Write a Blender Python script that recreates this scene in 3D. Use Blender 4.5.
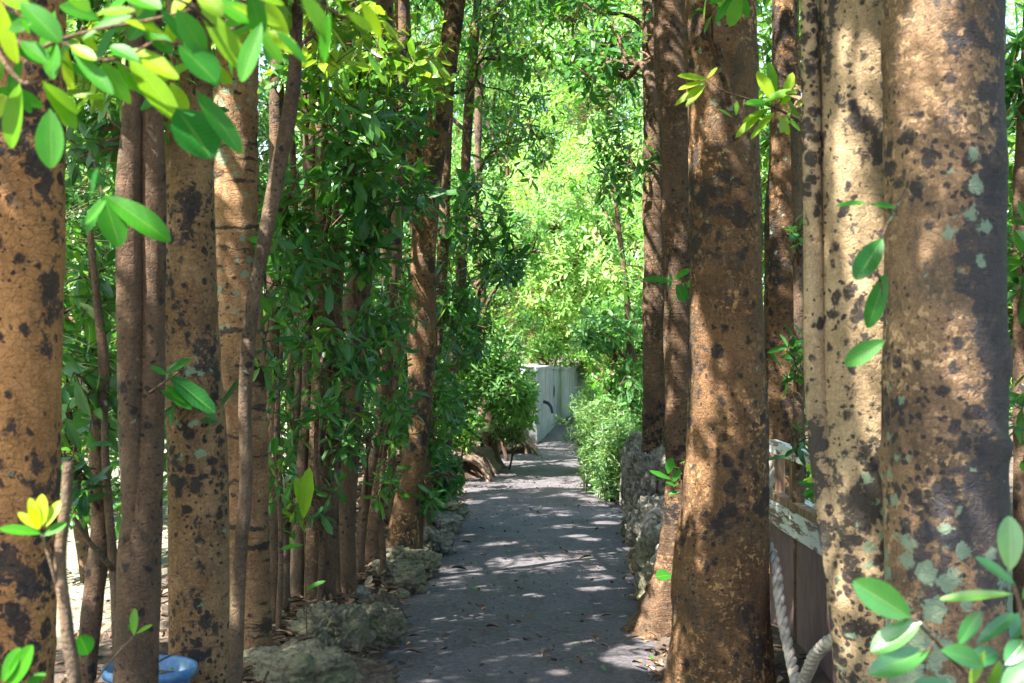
import bpy, math, random
import numpy as np
from mathutils import Vector

for o in list(bpy.data.objects): bpy.data.objects.remove(o)
SC = bpy.context.scene
COL = SC.collection
random.seed(7)
RNG = np.random.default_rng(11)

# ------------------------------------------------------------------ camera, sky, sun, exposure
F = 1400.0; CX, CY = 512.0, 341.5; EYE = 1.5
cam_d = bpy.data.cameras.new("camera"); cam = bpy.data.objects.new("camera", cam_d); COL.objects.link(cam)
cam.location = (0, 0, EYE); cam.rotation_euler = (math.pi / 2, 0, 0)
cam_d.sensor_width = 36.0; cam_d.lens = F / 1024 * 36.0
cam_d.clip_start = 0.05; cam_d.clip_end = 3000
cam_d.dof.use_dof = True; cam_d.dof.focus_distance = 8.5; cam_d.dof.aperture_fstop = 6.3
SC.camera = cam

SUN = np.array([-0.50, -0.36, 0.79]); SUN /= np.linalg.norm(SUN)      # direction TO the sun
SUN_EL = math.asin(SUN[2]); SUN_AZ = math.atan2(SUN[0], SUN[1])
world = bpy.data.worlds.new("World"); SC.world = world; world.use_nodes = True
wn = world.node_tree; sky = wn.nodes.new("ShaderNodeTexSky"); sky.sky_type = 'NISHITA'
sky.sun_disc = False; sky.sun_elevation = SUN_EL; sky.sun_rotation = SUN_AZ
sky.air_density = 1.0; sky.dust_density = 2.0; sky.ozone_density = 1.0
wn.links.new(sky.outputs[0], wn.nodes["Background"].inputs[0])
wn.nodes["Background"].inputs[1].default_value = 0.115
sl = bpy.data.lights.new("sun", 'SUN'); sl.energy = 5.0; sl.angle = math.radians(0.53); sl.color = (1.0, 0.95, 0.87)
so = bpy.data.objects.new("sun", sl); COL.objects.link(so)
so.rotation_euler = Vector(SUN).to_track_quat('Z', 'Y').to_euler()
SC.view_settings.view_transform = 'Standard'; SC.view_settings.look = 'None'
SC.view_settings.gamma = 1.0; SC.view_settings.use_curve_mapping = False
SC.view_settings.exposure = 2.7
SC.render.engine = 'CYCLES'
cy = SC.cycles
cy.max_bounces = 8; cy.diffuse_bounces = 5; cy.transmission_bounces = 5; cy.glossy_bounces = 3; cy.transparent_max_bounces = 6
cy.sample_clamp_indirect = 6.0; cy.use_denoising = True; cy.caustics_reflective = False; cy.caustics_refractive = False

# ------------------------------------------------------------------ helpers
def at(px, py, Y):
    return np.array([(px - CX) / F * Y, Y, EYE - (py - CY) / F * Y])

def proj(P):
    Y = np.maximum(P[:, 1], 0.05)
    return CX + P[:, 0] / Y * F, CY - (P[:, 2] - EYE) / Y * F, P[:, 1]

def _h(ix, iy, iz):
    n = (ix * 374761393 + iy * 668265263 + iz * 1274126177) & 0xFFFFFFFF
    n = ((n ^ (n >> 13)) * 1103515245) & 0xFFFFFFFF
    n = ((n ^ (n >> 15)) * 668265263) & 0xFFFFFFFF
    return ((n ^ (n >> 16)) & 0xFFFF) / 32767.5 - 1.0

def noise3(P):
    i = np.floor(P).astype(np.int64); f = P - i; f = f * f * (3 - 2 * f)
    r = 0
    for dx in (0, 1):
        wx = f[:, 0] if dx else 1 - f[:, 0]
        for dy in (0, 1):
            wy = f[:, 1] if dy else 1 - f[:, 1]
            for dz in (0, 1):
                wz = f[:, 2] if dz else 1 - f[:, 2]
                r = r + wx * wy * wz * _h(i[:, 0] + dx, i[:, 1] + dy, i[:, 2] + dz)
    return r

def fbm(P, o=4):
    r = 0; a = 1.0
    for k in range(o):
        r = r + a * noise3(P * 2 ** k + 17.3 * k); a *= 0.5
    return r

def unit(v): return v / np.maximum(np.linalg.norm(v, axis=-1, keepdims=True), 1e-9)

def raw_mesh(name, V, loops, starts, totals, mats, smooth=True, attrs=None, matidx=None):
    me = bpy.data.meshes.new(name)
    V = np.ascontiguousarray(V, dtype=np.float32)
    me.vertices.add(len(V)); me.vertices.foreach_set("co", V.ravel())
    me.loops.add(len(loops)); me.loops.foreach_set("vertex_index", np.asarray(loops, dtype=np.int32))
    me.polygons.add(len(starts)); me.polygons.foreach_set("loop_start", np.asarray(starts, dtype=np.int32))
    me.polygons.foreach_set("loop_total", np.asarray(totals, dtype=np.int32))
    if matidx is not None: me.polygons.foreach_set("material_index", np.asarray(matidx, dtype=np.int32))
    for m in mats: me.materials.append(m)
    for k, (typ, a) in (attrs or {}).items():
        at_ = me.attributes.new(k, typ, 'POINT')
        at_.data.foreach_set("value" if typ == 'FLOAT' else "vector", np.ascontiguousarray(a, dtype=np.float32).ravel())
    me.update(calc_edges=True)
    me.polygons.foreach_set("use_smooth", np.full(len(starts), smooth, dtype=bool))
    return me

def faces_mesh(name, V, faces, mats, smooth=True, attrs=None, matidx=None):
    tot = np.array([len(f) for f in faces]); st = np.concatenate([[0], np.cumsum(tot)[:-1]])
    return raw_mesh(name, V, np.fromiter((i for f in faces for i in f), dtype=np.int32), st, tot, mats, smooth, attrs, matidx)

class MB:
    """collects vertices and faces of ONE mesh"""
    def __init__(s): s.V = []; s.Fq = []; s.n = 0; s.mi = []
    def add(s, V, Fs, mi=0):
        V = np.asarray(V, dtype=float); s.V.append(V)
        for f in Fs: s.Fq.append([i + s.n for i in f]); s.mi.append(mi)
        s.n += len(V)
    def build(s, name, mats, parent=None, base=None, smooth=True):
        V = np.concatenate(s.V)
        if base is None: base = np.zeros(3)
        mats = mats if isinstance(mats, (list, tuple)) else [mats]
        me = faces_mesh(name, V - base, s.Fq, mats, smooth, matidx=s.mi)
        return link(name, me, parent, base if parent is None else None)

def link(name, me, parent=None, loc=None):
    o = bpy.data.objects.new(name, me); COL.objects.link(o)
    if loc is not None: o.location = loc
    if parent is not None: o.parent = parent
    return o

def tag(o, label=None, cat=None, group=None, kind=None):
    if label: o["label"] = label
    if cat: o["category"] = cat
    if group: o["group"] = group
    if kind: o["kind"] = kind
    return o

def empty(name, loc):
    o = bpy.data.objects.new(name, None); o.empty_display_size = 0.1; COL.objects.link(o); o.location = loc
    return o

def smoothpath(pts, rad, step):
    pts = np.asarray(pts, float); rad = np.asarray(rad, float)
    d = np.concatenate([[0], np.cumsum(np.linalg.norm(np.diff(pts, axis=0), axis=1))])
    n = max(3, int(d[-1] / step) + 1); t = np.linspace(0, d[-1], n)
    # catmull-rom via finite-difference hermite
    m = np.gradient(pts, d, axis=0) if len(pts) > 2 else np.repeat((pts[1] - pts[0])[None] / d[-1], len(pts), 0)
    k = np.clip(np.searchsorted(d, t, side='right') - 1, 0, len(d) - 2)
    h = (d[k + 1] - d[k])[:, None]; u = ((t - d[k]) / h[:, 0])[:, None]
    P = (2*u**3-3*u**2+1)*pts[k] + (u**3-2*u**2+u)*h*m[k] + (-2*u**3+3*u**2)*pts[k+1] + (u**3-u**2)*h*m[k+1]
    R = np.interp(t, d, rad)
    return P, R

def tube(pts, rad, seg=8, step=0.1, disp=None, cap=True):
    P, R = smoothpath(pts, rad, step)
    n = len(P); T = unit(np.gradient(P, axis=0))
    ref = np.array([0, -1.0, 0]) if abs(T[0][1]) < 0.8 else np.array([1.0, 0, 0])
    N = np.zeros((n, 3)); v = ref - T[0] * ref.dot(T[0]); v /= np.linalg.norm(v)
    for i in range(n):
        v = v - T[i] * v.dot(T[i]); v /= np.linalg.norm(v); N[i] = v
    B = np.cross(T, N)
    a = np.arange(seg) / seg * 2 * math.pi
    dirs = N[:, None] * np.cos(a)[None, :, None] + B[:, None] * np.sin(a)[None, :, None]
    V = P[:, None] + dirs * R[:, None, None]
    if disp is not None:
        dd = disp(V.reshape(-1, 3), np.repeat(R, seg), np.tile(a, n)).reshape(n, seg)
        V = V + dirs * dd[..., None]
    V = V.reshape(-1, 3)
    i = np.arange(n - 1)[:, None] * seg; j = np.arange(seg)[None]; j2 = (j + 1) % seg
    Q = np.stack([i + j, i + j2, i + seg + j2, i + seg + j], -1).reshape(-1, 4).tolist()
    if cap:
        Q.append(list(range(seg))[::-1]); Q.append([(n - 1) * seg + k for k in range(seg)])
    return V, Q, P

def box(c, s, rz=0.0, tilt=None):
    c = np.array(c, float); x, y, z = np.array(s) / 2
    V = np.array([[-x,-y,-z],[x,-y,-z],[x,y,-z],[-x,y,-z],[-x,-y,z],[x,-y,z],[x,y,z],[-x,y,z]])
    ca, sa = math.cos(rz), math.sin(rz)
    V = V @ np.array([[ca, -sa, 0],[sa, ca, 0],[0,0,1]]).T
    return V + c, [[0,3,2,1],[4,5,6,7],[0,1,5,4],[1,2,6,5],[2,3,7,6],[3,0,4,7]]

# ------------------------------------------------------------------ materials
def mat(name):
    m = bpy.data.materials.new(name); m.use_nodes = True
    nt = m.node_tree; b = nt.nodes["Principled BSDF"]
    return m, nt, b

class N:
    """tiny node-tree writer"""
    def __init__(s, nt): s.nt = nt
    def new(s, t, **k):
        n = s.nt.nodes.new(t)
        for a, v in k.items(): setattr(n, a, v)
        return n
    def put(s, sock, v):
        if hasattr(v, "is_output"): s.nt.links.new(v, sock)
        elif isinstance(v, (tuple, list)) and len(v) == 3 and sock.type == 'RGBA': sock.default_value = (*v, 1)
        else: sock.default_value = v
    def noise(s, vec, scale, detail=4, rough=0.55, dist=0.0):
        n = s.new("ShaderNodeTexNoise"); s.put(n.inputs["Vector"], vec)
        n.inputs["Scale"].default_value = scale; n.inputs["Detail"].default_value = detail
        n.inputs["Roughness"].default_value = rough; n.inputs["Distortion"].default_value = dist
        return n.outputs["Fac"]
    def voro(s, vec, scale, feature='F1'):
        n = s.new("ShaderNodeTexVoronoi", feature=feature); s.put(n.inputs["Vector"], vec)
        n.inputs["Scale"].default_value = scale
        return n.outputs["Distance"]
    def math(s, op, a, b=0.0, clamp=False):
        n = s.new("ShaderNodeMath", operation=op, use_clamp=clamp); s.put(n.inputs[0], a); s.put(n.inputs[1], b)
        return n.outputs[0]
    def ss(s, v, a, b):
        n = s.new("ShaderNodeMapRange", interpolation_type='SMOOTHSTEP'); s.put(n.inputs[0], v)
        n.inputs[1].default_value = a; n.inputs[2].default_value = b
        return n.outputs[0]
    def mix(s, f, a, b, mode='MIX'):
        n = s.new("ShaderNodeMix", data_type='RGBA', blend_type=mode)
        s.put(n.inputs[0], f); s.put(n.inputs[6], a); s.put(n.inputs[7], b)
        return n.outputs[2]
    def mapping(s, vec, scale, loc=(0, 0, 0)):
        n = s.new("ShaderNodeMapping"); s.put(n.inputs[0], vec)
        n.inputs["Scale"].default_value = scale; n.inputs["Location"].default_value = loc
        return n.outputs[0]
    def obj(s): return s.new("ShaderNodeTexCoord").outputs["Object"]
    def pos(s): return s.new("ShaderNodeNewGeometry").outputs["Position"]
    def attr(s, name, out="Fac"):
        n = s.new("ShaderNodeAttribute"); n.attribute_name = name
        return n.outputs[out]
    def bump(s, h, strength, dist, bsdf, prev=None):
        n = s.new("ShaderNodeBump"); n.inputs["Strength"].default_value = strength; n.inputs["Distance"].default_value = dist
        s.put(n.inputs["Height"], h)
        if prev is not None: s.put(n.inputs["Normal"], prev)
        s.nt.links.new(n.outputs[0], bsdf.inputs["Normal"])
        return n.outputs[0]

def bark(name, c1, c2, spots=0.3, spot_scale=20, spot_col=(0.014, 0.013, 0.014), lichen=0.12, lichen_col=(0.16, 0.20, 0.13),
         flecks=0.0, fleck_col=(0.5, 0.3, 0.14), bands=0.0, rings=0.5, rough=0.85, bump=1.0, seed=0.0, blot=0.0, xside=0.0, low_lichen=0.0, cover=0.0, mottle=0.5, tone=(.70, .62, .54)):
    c1 = tuple(a * k * .86 for a, k in zip(c1, tone)); c2 = tuple(a * k * 1.12 for a, k in zip(c2, tone))
    m, nt, b = mat(name); g = N(nt)
    P = g.mapping(g.obj(), (1, 1, 1), (seed * 3.1, seed * 1.7, seed))
    Ph = g.mapping(P, (1, 1, 5.0))                       # features that run round the trunk
    n1 = g.noise(P, 5, 7, 0.65); n2 = g.noise(Ph, 16, 6, 0.7)
    c = g.mix(g.ss(n1, 0.3, 0.7), c1, c2)
    c = g.mix(g.math('MULTIPLY', g.ss(n2, 0.5, 0.85), 0.6), c, tuple(x * 0.45 for x in c1))
    c = g.mix(g.math('MULTIPLY', g.ss(g.noise(P, 90, 3), 0.45, 0.8), 0.35), c, tuple(min(1, x * 1.7) for x in c2))
    mt_ = g.noise(g.mapping(P, (1, 1, .6), (7, 1, 5)), 8, 8, .78)
    c = g.mix(g.math('MULTIPLY', g.ss(mt_, .50, .62), mottle), c, g.mix(.5, tuple(x * .42 for x in c1), (0.07, 0.07, 0.055)))
    c = g.mix(g.math('MULTIPLY', g.ss(mt_, .44, .34), mottle * .8), c, tuple(min(1, x * 1.35) for x in c2))
    streak = g.noise(g.mapping(P, (1, 1, .12), (3, 3, 3)), 26, 5, .7)
    c = g.mix(g.math('MULTIPLY', g.ss(streak, .52, .70), .35), c, tuple(x * .35 for x in c1))
    c = g.mix(g.math('MULTIPLY', g.ss(g.noise(P, 210, 3, .7), .54, .62), .5), c, tuple(x * .30 for x in c1))
    wob = g.new("ShaderNodeTexNoise"); g.put(wob.inputs["Vector"], P); wob.inputs["Scale"].default_value = 35; wob.inputs["Detail"].default_value = 3
    wv = g.new("ShaderNodeVectorMath", operation='MULTIPLY_ADD')
    g.put(wv.inputs[0], wob.outputs["Color"]); wv.inputs[1].default_value = (0.034,) * 3; g.put(wv.inputs[2], P)
    W = wv.outputs[0]
    if bands:
        bn = g.noise(g.mapping(W, (0.7, 0.7, 4.5)), 4.5, 3, 0.6)
        c = g.mix(g.math('MULTIPLY', g.ss(bn, 0.56, 0.64), bands), c, spot_col)
    if flecks:
        f = g.math('MULTIPLY', g.ss(g.noise(W, 42, 3, 0.6), 0.54, 0.60), g.ss(g.noise(P, 4.5, 3), 0.42, 0.6))
        c = g.mix(g.math('MULTIPLY', f, flecks), c, fleck_col)
    if spots:
        reg = g.noise(P, 2.6, 2); th = g.math('MULTIPLY', g.math('ADD', g.math('MULTIPLY', g.ss(reg, 0.32, 0.66), .75), .35), spots)
        v1 = g.math('SUBTRACT', th, g.voro(g.mapping(W, (1, 1, 0.85)), spot_scale))
        v2 = g.math('SUBTRACT', g.math('MULTIPLY', th, 0.95), g.voro(g.mapping(W, (1, 1, 1), (5, 3, 1)), spot_scale * 2.4))
        v3 = g.math('SUBTRACT', g.math('MINIMUM', g.math('MULTIPLY', th, 1.0), .40), g.voro(g.mapping(W, (1, 1, 1.6), (2, 7, 4)), spot_scale * 0.6))
        v3 = g.math('SUBTRACT', v3, g.math('MULTIPLY', g.ss(reg, .62, .42), .3))
        s_ = g.ss(g.math('MAXIMUM', g.math('MAXIMUM', v1, v2), v3), -0.02, 0.10)
        s_ = g.math('MULTIPLY', s_, g.ss(g.noise(P, 70, 4, .7), .22, .46))
        c = g.mix(g.math('MULTIPLY', s_, 0.92), c, spot_col)
    if blot:
        bl = g.math('ADD', g.noise(W, 13, 6, .68), g.math('MULTIPLY', g.math('SUBTRACT', g.noise(g.mapping(P, (1, 1, .5), (4, 4, 4)), 4.0, 2), .5), blot))
        ox = g.new('ShaderNodeSeparateXYZ'); g.put(ox.inputs[0], g.obj())
        bl = g.math('ADD', bl, g.math('ADD', g.math('MULTIPLY', ox.outputs[0], xside), cover))
        c = g.mix(g.math('MULTIPLY', g.ss(bl, .47, .53), .88), c, g.mix(g.noise(P, 50, 5), spot_col, tuple(x * 2.2 for x in spot_col)))
    if lichen:
        reg = g.noise(g.mapping(P, (1, 1, 0.7), (9, 9, 9)), 1.9, 2)
        oz = g.new('ShaderNodeSeparateXYZ'); g.put(oz.inputs[0], g.obj())
        lw = g.math('MULTIPLY', g.ss(oz.outputs[2], 1.35, .75), low_lichen)
        lv = g.math('SUBTRACT', g.math('ADD', lw, g.math('MULTIPLY', g.ss(reg, 0.46, 0.72), lichen * 3.2)), g.voro(g.mapping(W, (1, 1, 1), (1, 2, 3)), 17))
        lv = g.math('ADD', lv, g.math('MULTIPLY', g.math('SUBTRACT', g.noise(W, 38, 6, .75), .5), .9))
        l = g.ss(lv, 0.0, 0.10)
        c = g.mix(g.math('MULTIPLY', l, 0.85), c, g.mix(g.noise(P, 60, 3), lichen_col, tuple(x * 1.5 for x in lichen_col)))
    nt.links.new(c, b.inputs["Base Color"]); b.inputs["Roughness"].default_value = rough
    b.inputs["Specular IOR Level"].default_value = 0.3
    ring = g.noise(g.mapping(P, (1, 1, 9)), 7, 6, 0.7)
    h = g.math('ADD', g.math('MULTIPLY', ring, rings), g.math('MULTIPLY', g.noise(P, 60, 5, 0.7), 0.6))
    crack = g.ss(g.voro(g.mapping(W, (1.1, 1.1, 1.7)), 26, 'DISTANCE_TO_EDGE'), 0.0, 0.08)
    h = g.math('ADD', h, g.math('MULTIPLY', crack, 0.18))
    g.bump(h, 0.75 * bump, 0.016, b)
    return m

def leaf_mat(name, dark, mid, young, trans=0.42, rough=0.38, spec=0.5, veins=True, ty=(1.5, 1.55, 0.7)):
    m, nt, b = mat(name); g = N(nt)
    t = g.attr("tint")
    r = g.new("ShaderNodeValToRGB"); g.put(r.inputs[0], t)
    e = r.color_ramp.elements; e[0].position = 0.0; e[0].color = (*dark, 1); e[1].position = 1.0; e[1].color = (*young, 1)  # yellow end serves young leaves and also paints sunlit clumps; dark end shaded ones
    k = r.color_ramp.elements.new(0.5); k.color = (*mid, 1)
    c = r.outputs[0]
    c = g.mix(0.35, c, g.mix(g.noise(g.pos(), 30, 2), (0.35,) * 3, (1.5,) * 3), 'MULTIPLY') if veins else c
    if veins:
        c = g.mix(g.math('MULTIPLY', g.ss(g.noise(g.pos(), 55, 4, .7), .66, .72), .7), c, (0.16, 0.11, 0.03))
        uv = g.new("ShaderNodeSeparateXYZ"); g.put(uv.inputs[0], g.attr("luv", "Vector"))
        au = g.math('ABSOLUTE', uv.outputs[0])
        rib = g.ss(au, 0.12, 0.02)
        sv = g.math('SINE', g.math('MULTIPLY', g.math('SUBTRACT', uv.outputs[1], g.math('MULTIPLY', au, 0.12)), 75.0))
        c = g.mix(g.math('MULTIPLY', rib, 0.55), c, g.mix(0.5, (0.20, 0.30, 0.06), c))
        c = g.mix(g.math('MULTIPLY', g.ss(sv, 0.3, 1.0), 0.09), c, tuple(x * 1.6 for x in mid))
        g.bump(g.math('ADD', g.math('MULTIPLY', rib, -1.0), g.math('MULTIPLY', sv, 0.06)), 0.3, 0.003, b)
    nt.links.new(c, b.inputs["Base Color"]); b.inputs["Roughness"].default_value = rough
    b.inputs["Specular IOR Level"].default_value = spec
    tr = g.new("ShaderNodeBsdfTranslucent"); g.put(tr.inputs[0], g.mix(1.0, c, ty, 'MULTIPLY'))
    mx = g.new("ShaderNodeMixShader"); mx.inputs[0].default_value = trans
    nt.links.new(b.outputs[0], mx.inputs[1]); nt.links.new(tr.outputs[0], mx.inputs[2])
    nt.links.new(mx.outputs[0], nt.nodes["Material Output"].inputs[0])
    return m

M = {}
M['leaf'] = leaf_mat('broad_leaf', (0.022, 0.092, 0.034), (0.055, 0.18, 0.025), (0.27, 0.38, 0.03), spec=.5, rough=.32)
M['leaf_near'] = leaf_mat('near_leaf', (0.008, 0.10, 0.022), (0.045, 0.22, 0.008), (0.32, 0.44, 0.012), trans=0.48, spec=.3, rough=.45, ty=(1.6, 1.6, .4))
M['leaf_far'] = leaf_mat('far_leaf', (0.055, 0.17, 0.05), (0.16, 0.34, 0.085), (0.34, 0.50, 0.14), trans=0.45, veins=False, rough=0.45)
M['fern'] = leaf_mat('fine_leaf', (0.06, 0.15, 0.06), (0.12, 0.24, 0.09), (0.25, 0.36, 0.12), trans=0.4, veins=False, rough=0.5)
M['leaf_gloss'] = leaf_mat('glossy_near_leaf', (0.01, 0.10, 0.03), (0.05, 0.20, 0.03), (0.26, 0.40, 0.03), trans=0.3, spec=1.0, rough=.30)  # glossier than the near leaf so this plant catches sun glare
# bark kinds
M['b_pale'] = bark('bark_pale_spotted', (0.38, 0.215, 0.095), (0.52, 0.31, 0.14), blot=.9, cover=-.135, mottle=.6, bump=1.3, tone=(.72, .58, .46), spots=0.38, spot_scale=17, lichen=0.05, rings=0.35, seed=1)
M['b_dark'] = bark('bark_dark_brown', (0.105, 0.068, 0.045), (0.18, 0.12, 0.078), spots=0.30, spot_scale=16, lichen=0.04, rings=0.4, seed=2)
M['b_mid'] = bark('bark_brown_lichen', (0.26, 0.155, 0.075), (0.38, 0.26, 0.15), blot=.9, cover=-.145, low_lichen=.15, bump=1.3, spots=0.36, spot_scale=16, lichen=0.15, lichen_col=(0.15, 0.22, 0.13), seed=3.4)
M['b_band'] = bark('bark_banded', (0.30, 0.17, 0.09), (0.45, 0.29, 0.16), spots=0.2, spot_scale=22, bands=0.85, lichen=0.16, rings=0.9, bump=1.5, seed=4)
M['b_stem'] = bark('bark_thin_stem', (0.10, 0.068, 0.045), (0.175, 0.13, 0.09), spots=0.3, spot_scale=24, lichen=0.12, lichen_col=(0.2, 0.27, 0.15), rings=0.3, seed=5)
M['b_rust'] = bark('bark_rusty', (0.125, 0.074, 0.036), (0.225, 0.135, 0.068), spots=0.36, spot_scale=11, spot_col=(0.018, 0.014, 0.012), lichen=0.085,
                   flecks=0.9, fleck_col=(0.40, 0.22, 0.09), rings=0.35, bump=1.5, seed=6, blot=.9, cover=-.12, mottle=.7)
M['b_drk2'] = bark('bark_dark_ringed', (0.11, 0.068, 0.042), (0.19, 0.125, 0.078), spots=0.34, spot_scale=18, lichen=0.06, rings=1.0, bump=1.5, flecks=0.3, seed=7)
M['b_grey'] = bark('bark_grey_black_blotched', (0.38, 0.285, 0.17), (0.47, 0.37, 0.24), blot=1.1, cover=-.055, spots=0.42, spot_scale=16, lichen=0.13, lichen_col=(0.14, 0.19, 0.12), rings=0.3, bump=0.7, seed=8, low_lichen=.2, mottle=.35, tone=(.72, .66, .58))
M['b_char'] = bark('bark_charcoal_flecked', (0.16, 0.11, 0.075), (0.30, 0.20, 0.12), spots=0.36, spot_scale=15, blot=.9, cover=.035, xside=1.7, low_lichen=.40, mottle=.7, spot_col=(0.022, 0.021, 0.023), lichen=0.16,
                   lichen_col=(0.14, 0.19, 0.125), flecks=0.95, fleck_col=(0.42, 0.27, 0.14), rings=0.4, bump=0.9, seed=9.3, tone=(.75, .68, .6))
M['twig'] = bark('bark_twig', (0.10, 0.06, 0.035), (0.18, 0.12, 0.08), spots=0, lichen=0, seed=10)

# ------------------------------------------------------------------ leaves
def template(kind):
    if kind == 'far':
        return np.array([[0, 0], [-1, .58], [1, .58], [0, 1]], float), np.array([0, 1.0, 1.0, 0]), [[0, 3, 1], [0, 2, 3]]
    st = {'lo': [.0, .3, .78, 1.0], 'mid': [0, .08, .3, .62, .9, 1.0], 'hi': [0, .06, .14, .26, .4, .55, .7, .83, .93, .98, 1.0]}[kind]
    def w(v):
        v = np.asarray(v); return np.clip(np.sin(np.pi * np.clip(v, 0, 1) ** 1.12), 0, 1) ** 0.62 * (0.8 + 0.25 * v) * (v > 0.001) * np.clip(v / .1, .25, 1)
    cols = [-1, 0, 1] if kind != 'hi' else [-1, -.5, 0, .5, 1]
    uv = []; ws = []; Fs = []; rows = []
    for v in st:
        if v == 0.0 or v == 1.0:
            rows.append([len(uv)]); uv.append([0, v]); ws.append(0)
        else:
            r = []
            for u in cols: r.append(len(uv)); uv.append([u, v]); ws.append(float(w(v)))
            rows.append(r)
    for a, b in zip(rows[:-1], rows[1:]):
        if len(a) == 1: Fs += [[a[0], b[i + 1], b[i]] for i in range(len(b) - 1)]
        elif len(b) == 1: Fs += [[a[i], a[i + 1], b[0]] for i in range(len(a) - 1)]
        else: Fs += [[a[i], a[i + 1], b[i + 1], b[i]] for i in range(len(a) - 1)]
    return np.array(uv, float), np.array(ws), Fs
TPL = {k: template(k) for k in ('far', 'lo', 'mid', 'hi')}

GAPS = []       # (point, radius): where the sun comes through the leaves
def sun_filter(C):
    keep = np.ones(len(C), bool)
    for T, r in GAPS:
        d = C - T; t = d @ SUN; q = np.linalg.norm(d - t[:, None] * SUN, axis=1)
        keep &= ~((q < r) & (t > 0.25))
    return keep

def leaf_filter(pos, dr, L, wid):
    keep = np.ones(len(pos), bool); u = unit(dr)
    G = np.array([g_[0] for g_ in GAPS]); ctr = pos + u * L[:, None] * .5
    for T, r in GAPS:
        d = ctr - T; t = d @ SUN; q = np.linalg.norm(d - t[:, None] * SUN, axis=1)
        cand = np.where((q < r + L * .5) & (t > .2) & keep)[0]
        if not len(cand): continue
        for f in (.12, .5, .88):
            d = pos[cand] + u[cand] * (L[cand] * f)[:, None] - T; t = d @ SUN; q = np.linalg.norm(d - t[:, None] * SUN, axis=1)
            keep[cand[q < r + L[cand] * wid[cand] * .5]] = False
    return keep

class Leaves:
    def __init__(s): s.a = []
    def add(s, pos, dr, nrm, L, wid, tint, fold=0.25, droop=0.12):
        n = len(pos); f = lambda x: np.broadcast_to(np.asarray(x, float), (n,)).copy()
        s.a.append((pos, unit(dr), nrm, f(L), f(wid), f(tint), f(fold), f(droop)))
    def cat(s): return [np.concatenate([x[i] for x in s.a]) for i in range(8)]
    def build(s, name, kind, material, parent=None, base=None, gaps=True, loc=None, tw=None):
        s.a = [x for x in s.a if len(x[0])]
        if not s.a: return None
        pos, dr, nrm, L, wid, tint, fold, droop = s.cat()
        if gaps and GAPS:
            k = leaf_filter(pos, dr, L, wid)
            pos, dr, nrm, L, wid, tint, fold, droop = [x[k] for x in (pos, dr, nrm, L, wid, tint, fold, droop)]
        nrm = unit(nrm - dr * np.sum(nrm * dr, 1, keepdims=True)); side = np.cross(dr, nrm)
        uv, ws, Fs = TPL[kind]; n = len(pos); k = len(uv)
        u = uv[:, 0] * ws; v = uv[:, 1]
        V = (pos[:, None] + dr[:, None] * (L[:, None] * v)[..., None] + side[:, None] * ((L * wid)[:, None] * u)[..., None]
             + nrm[:, None] * (L[:, None] * (fold[:, None] * wid[:, None] * np.abs(u) - droop[:, None] * v ** 2))[..., None])
        if base is None: base = np.zeros(3)
        V = V.reshape(-1, 3) - base
        fl = np.array([i for f in Fs for i in f]); ft = np.array([len(f) for f in Fs])
        loops = (np.arange(n)[:, None] * k + fl).ravel(); tot = np.tile(ft, n); st = np.concatenate([[0], np.cumsum(tot)[:-1]])
        ta = np.repeat(tint, k); la = np.tile(np.column_stack([uv[:, 0], uv[:, 1], uv[:, 0] * 0]), (n, 1)); mats = [material]; mi = None
        tw = [v for v in (tw or []) if len(v)]
        if tw:
            tv, tl, tt = twig_arrays(tw, base); mi = np.concatenate([np.zeros(len(tot)), np.ones(len(tt))]); mats.append(M['twig'])
            loops = np.concatenate([loops, tl + len(V)]); tot = np.concatenate([tot, tt]); st = np.concatenate([[0], np.cumsum(tot)[:-1]])
            V = np.concatenate([V, tv]); ta = np.concatenate([ta, np.zeros(len(tv))]); la = np.concatenate([la, np.zeros((len(tv), 3))])
        attrs = {'tint': ('FLOAT', ta)}
        if kind != 'far': attrs['luv'] = ('FLOAT_VECTOR', la)
        me = raw_mesh(name, V, loops, st, tot, mats, kind in ('hi', 'mid'), attrs, mi)
        return link(name, me, parent, loc)

def cluster_leaves(LV, P, A, K=7, size=0.1, wid=0.2, tint=0.3, tvar=0.15, open_=(50, 95), droop=0.15, fill=1.0):
    """whorls of K leaves at shoot tips P pointing along A"""
    n = len(P)
    if n == 0: return
    A = unit(A); ref = np.where(np.abs(A[:, 2:3]) > 0.9, np.array([[1., 0, 0]]), np.array([[0, 0, 1.]]))
    X = unit(np.cross(A, ref)); Yv = np.cross(A, X)
    ph0 = RNG.uniform(0, 6.28, n)
    tb = tint + RNG.normal(0, tvar, n)
    for k in range(K):
        ph = ph0 + k * 2.4 + RNG.uniform(-.35, .35, n)
        th = np.radians(open_[0] + (open_[1] - open_[0]) * (k / max(1, K - 1)) + RNG.uniform(-12, 12, n))
        rad = X * np.cos(ph)[:, None] + Yv * np.sin(ph)[:, None]
        d = A * np.cos(th)[:, None] + rad * np.sin(th)[:, None]
        d = unit(d + np.array([0, 0, -0.12]))
        nr = A * 0.6 + np.array([0, 0, 0.8]) - rad * 0.2 + RNG.normal(0, .22, (n, 3))
        s = size * (1 - 0.35 * (k < 2)) * RNG.uniform(.7, 1.2, n)
        pos = P - A * (k / K * 1.1 * size)[..., None] if np.ndim(size) else P - A * (k / K * 1.1 * size)
        LV.add(pos, d, nr, s, wid * RNG.uniform(.85, 1.15, n), np.clip(tb + (0.12 if k < 2 else 0) + RNG.normal(0, .07, n), 0, 1),
               RNG.uniform(.05, .45, n), droop * RNG.uniform(-.4, 1.8, n))

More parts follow.
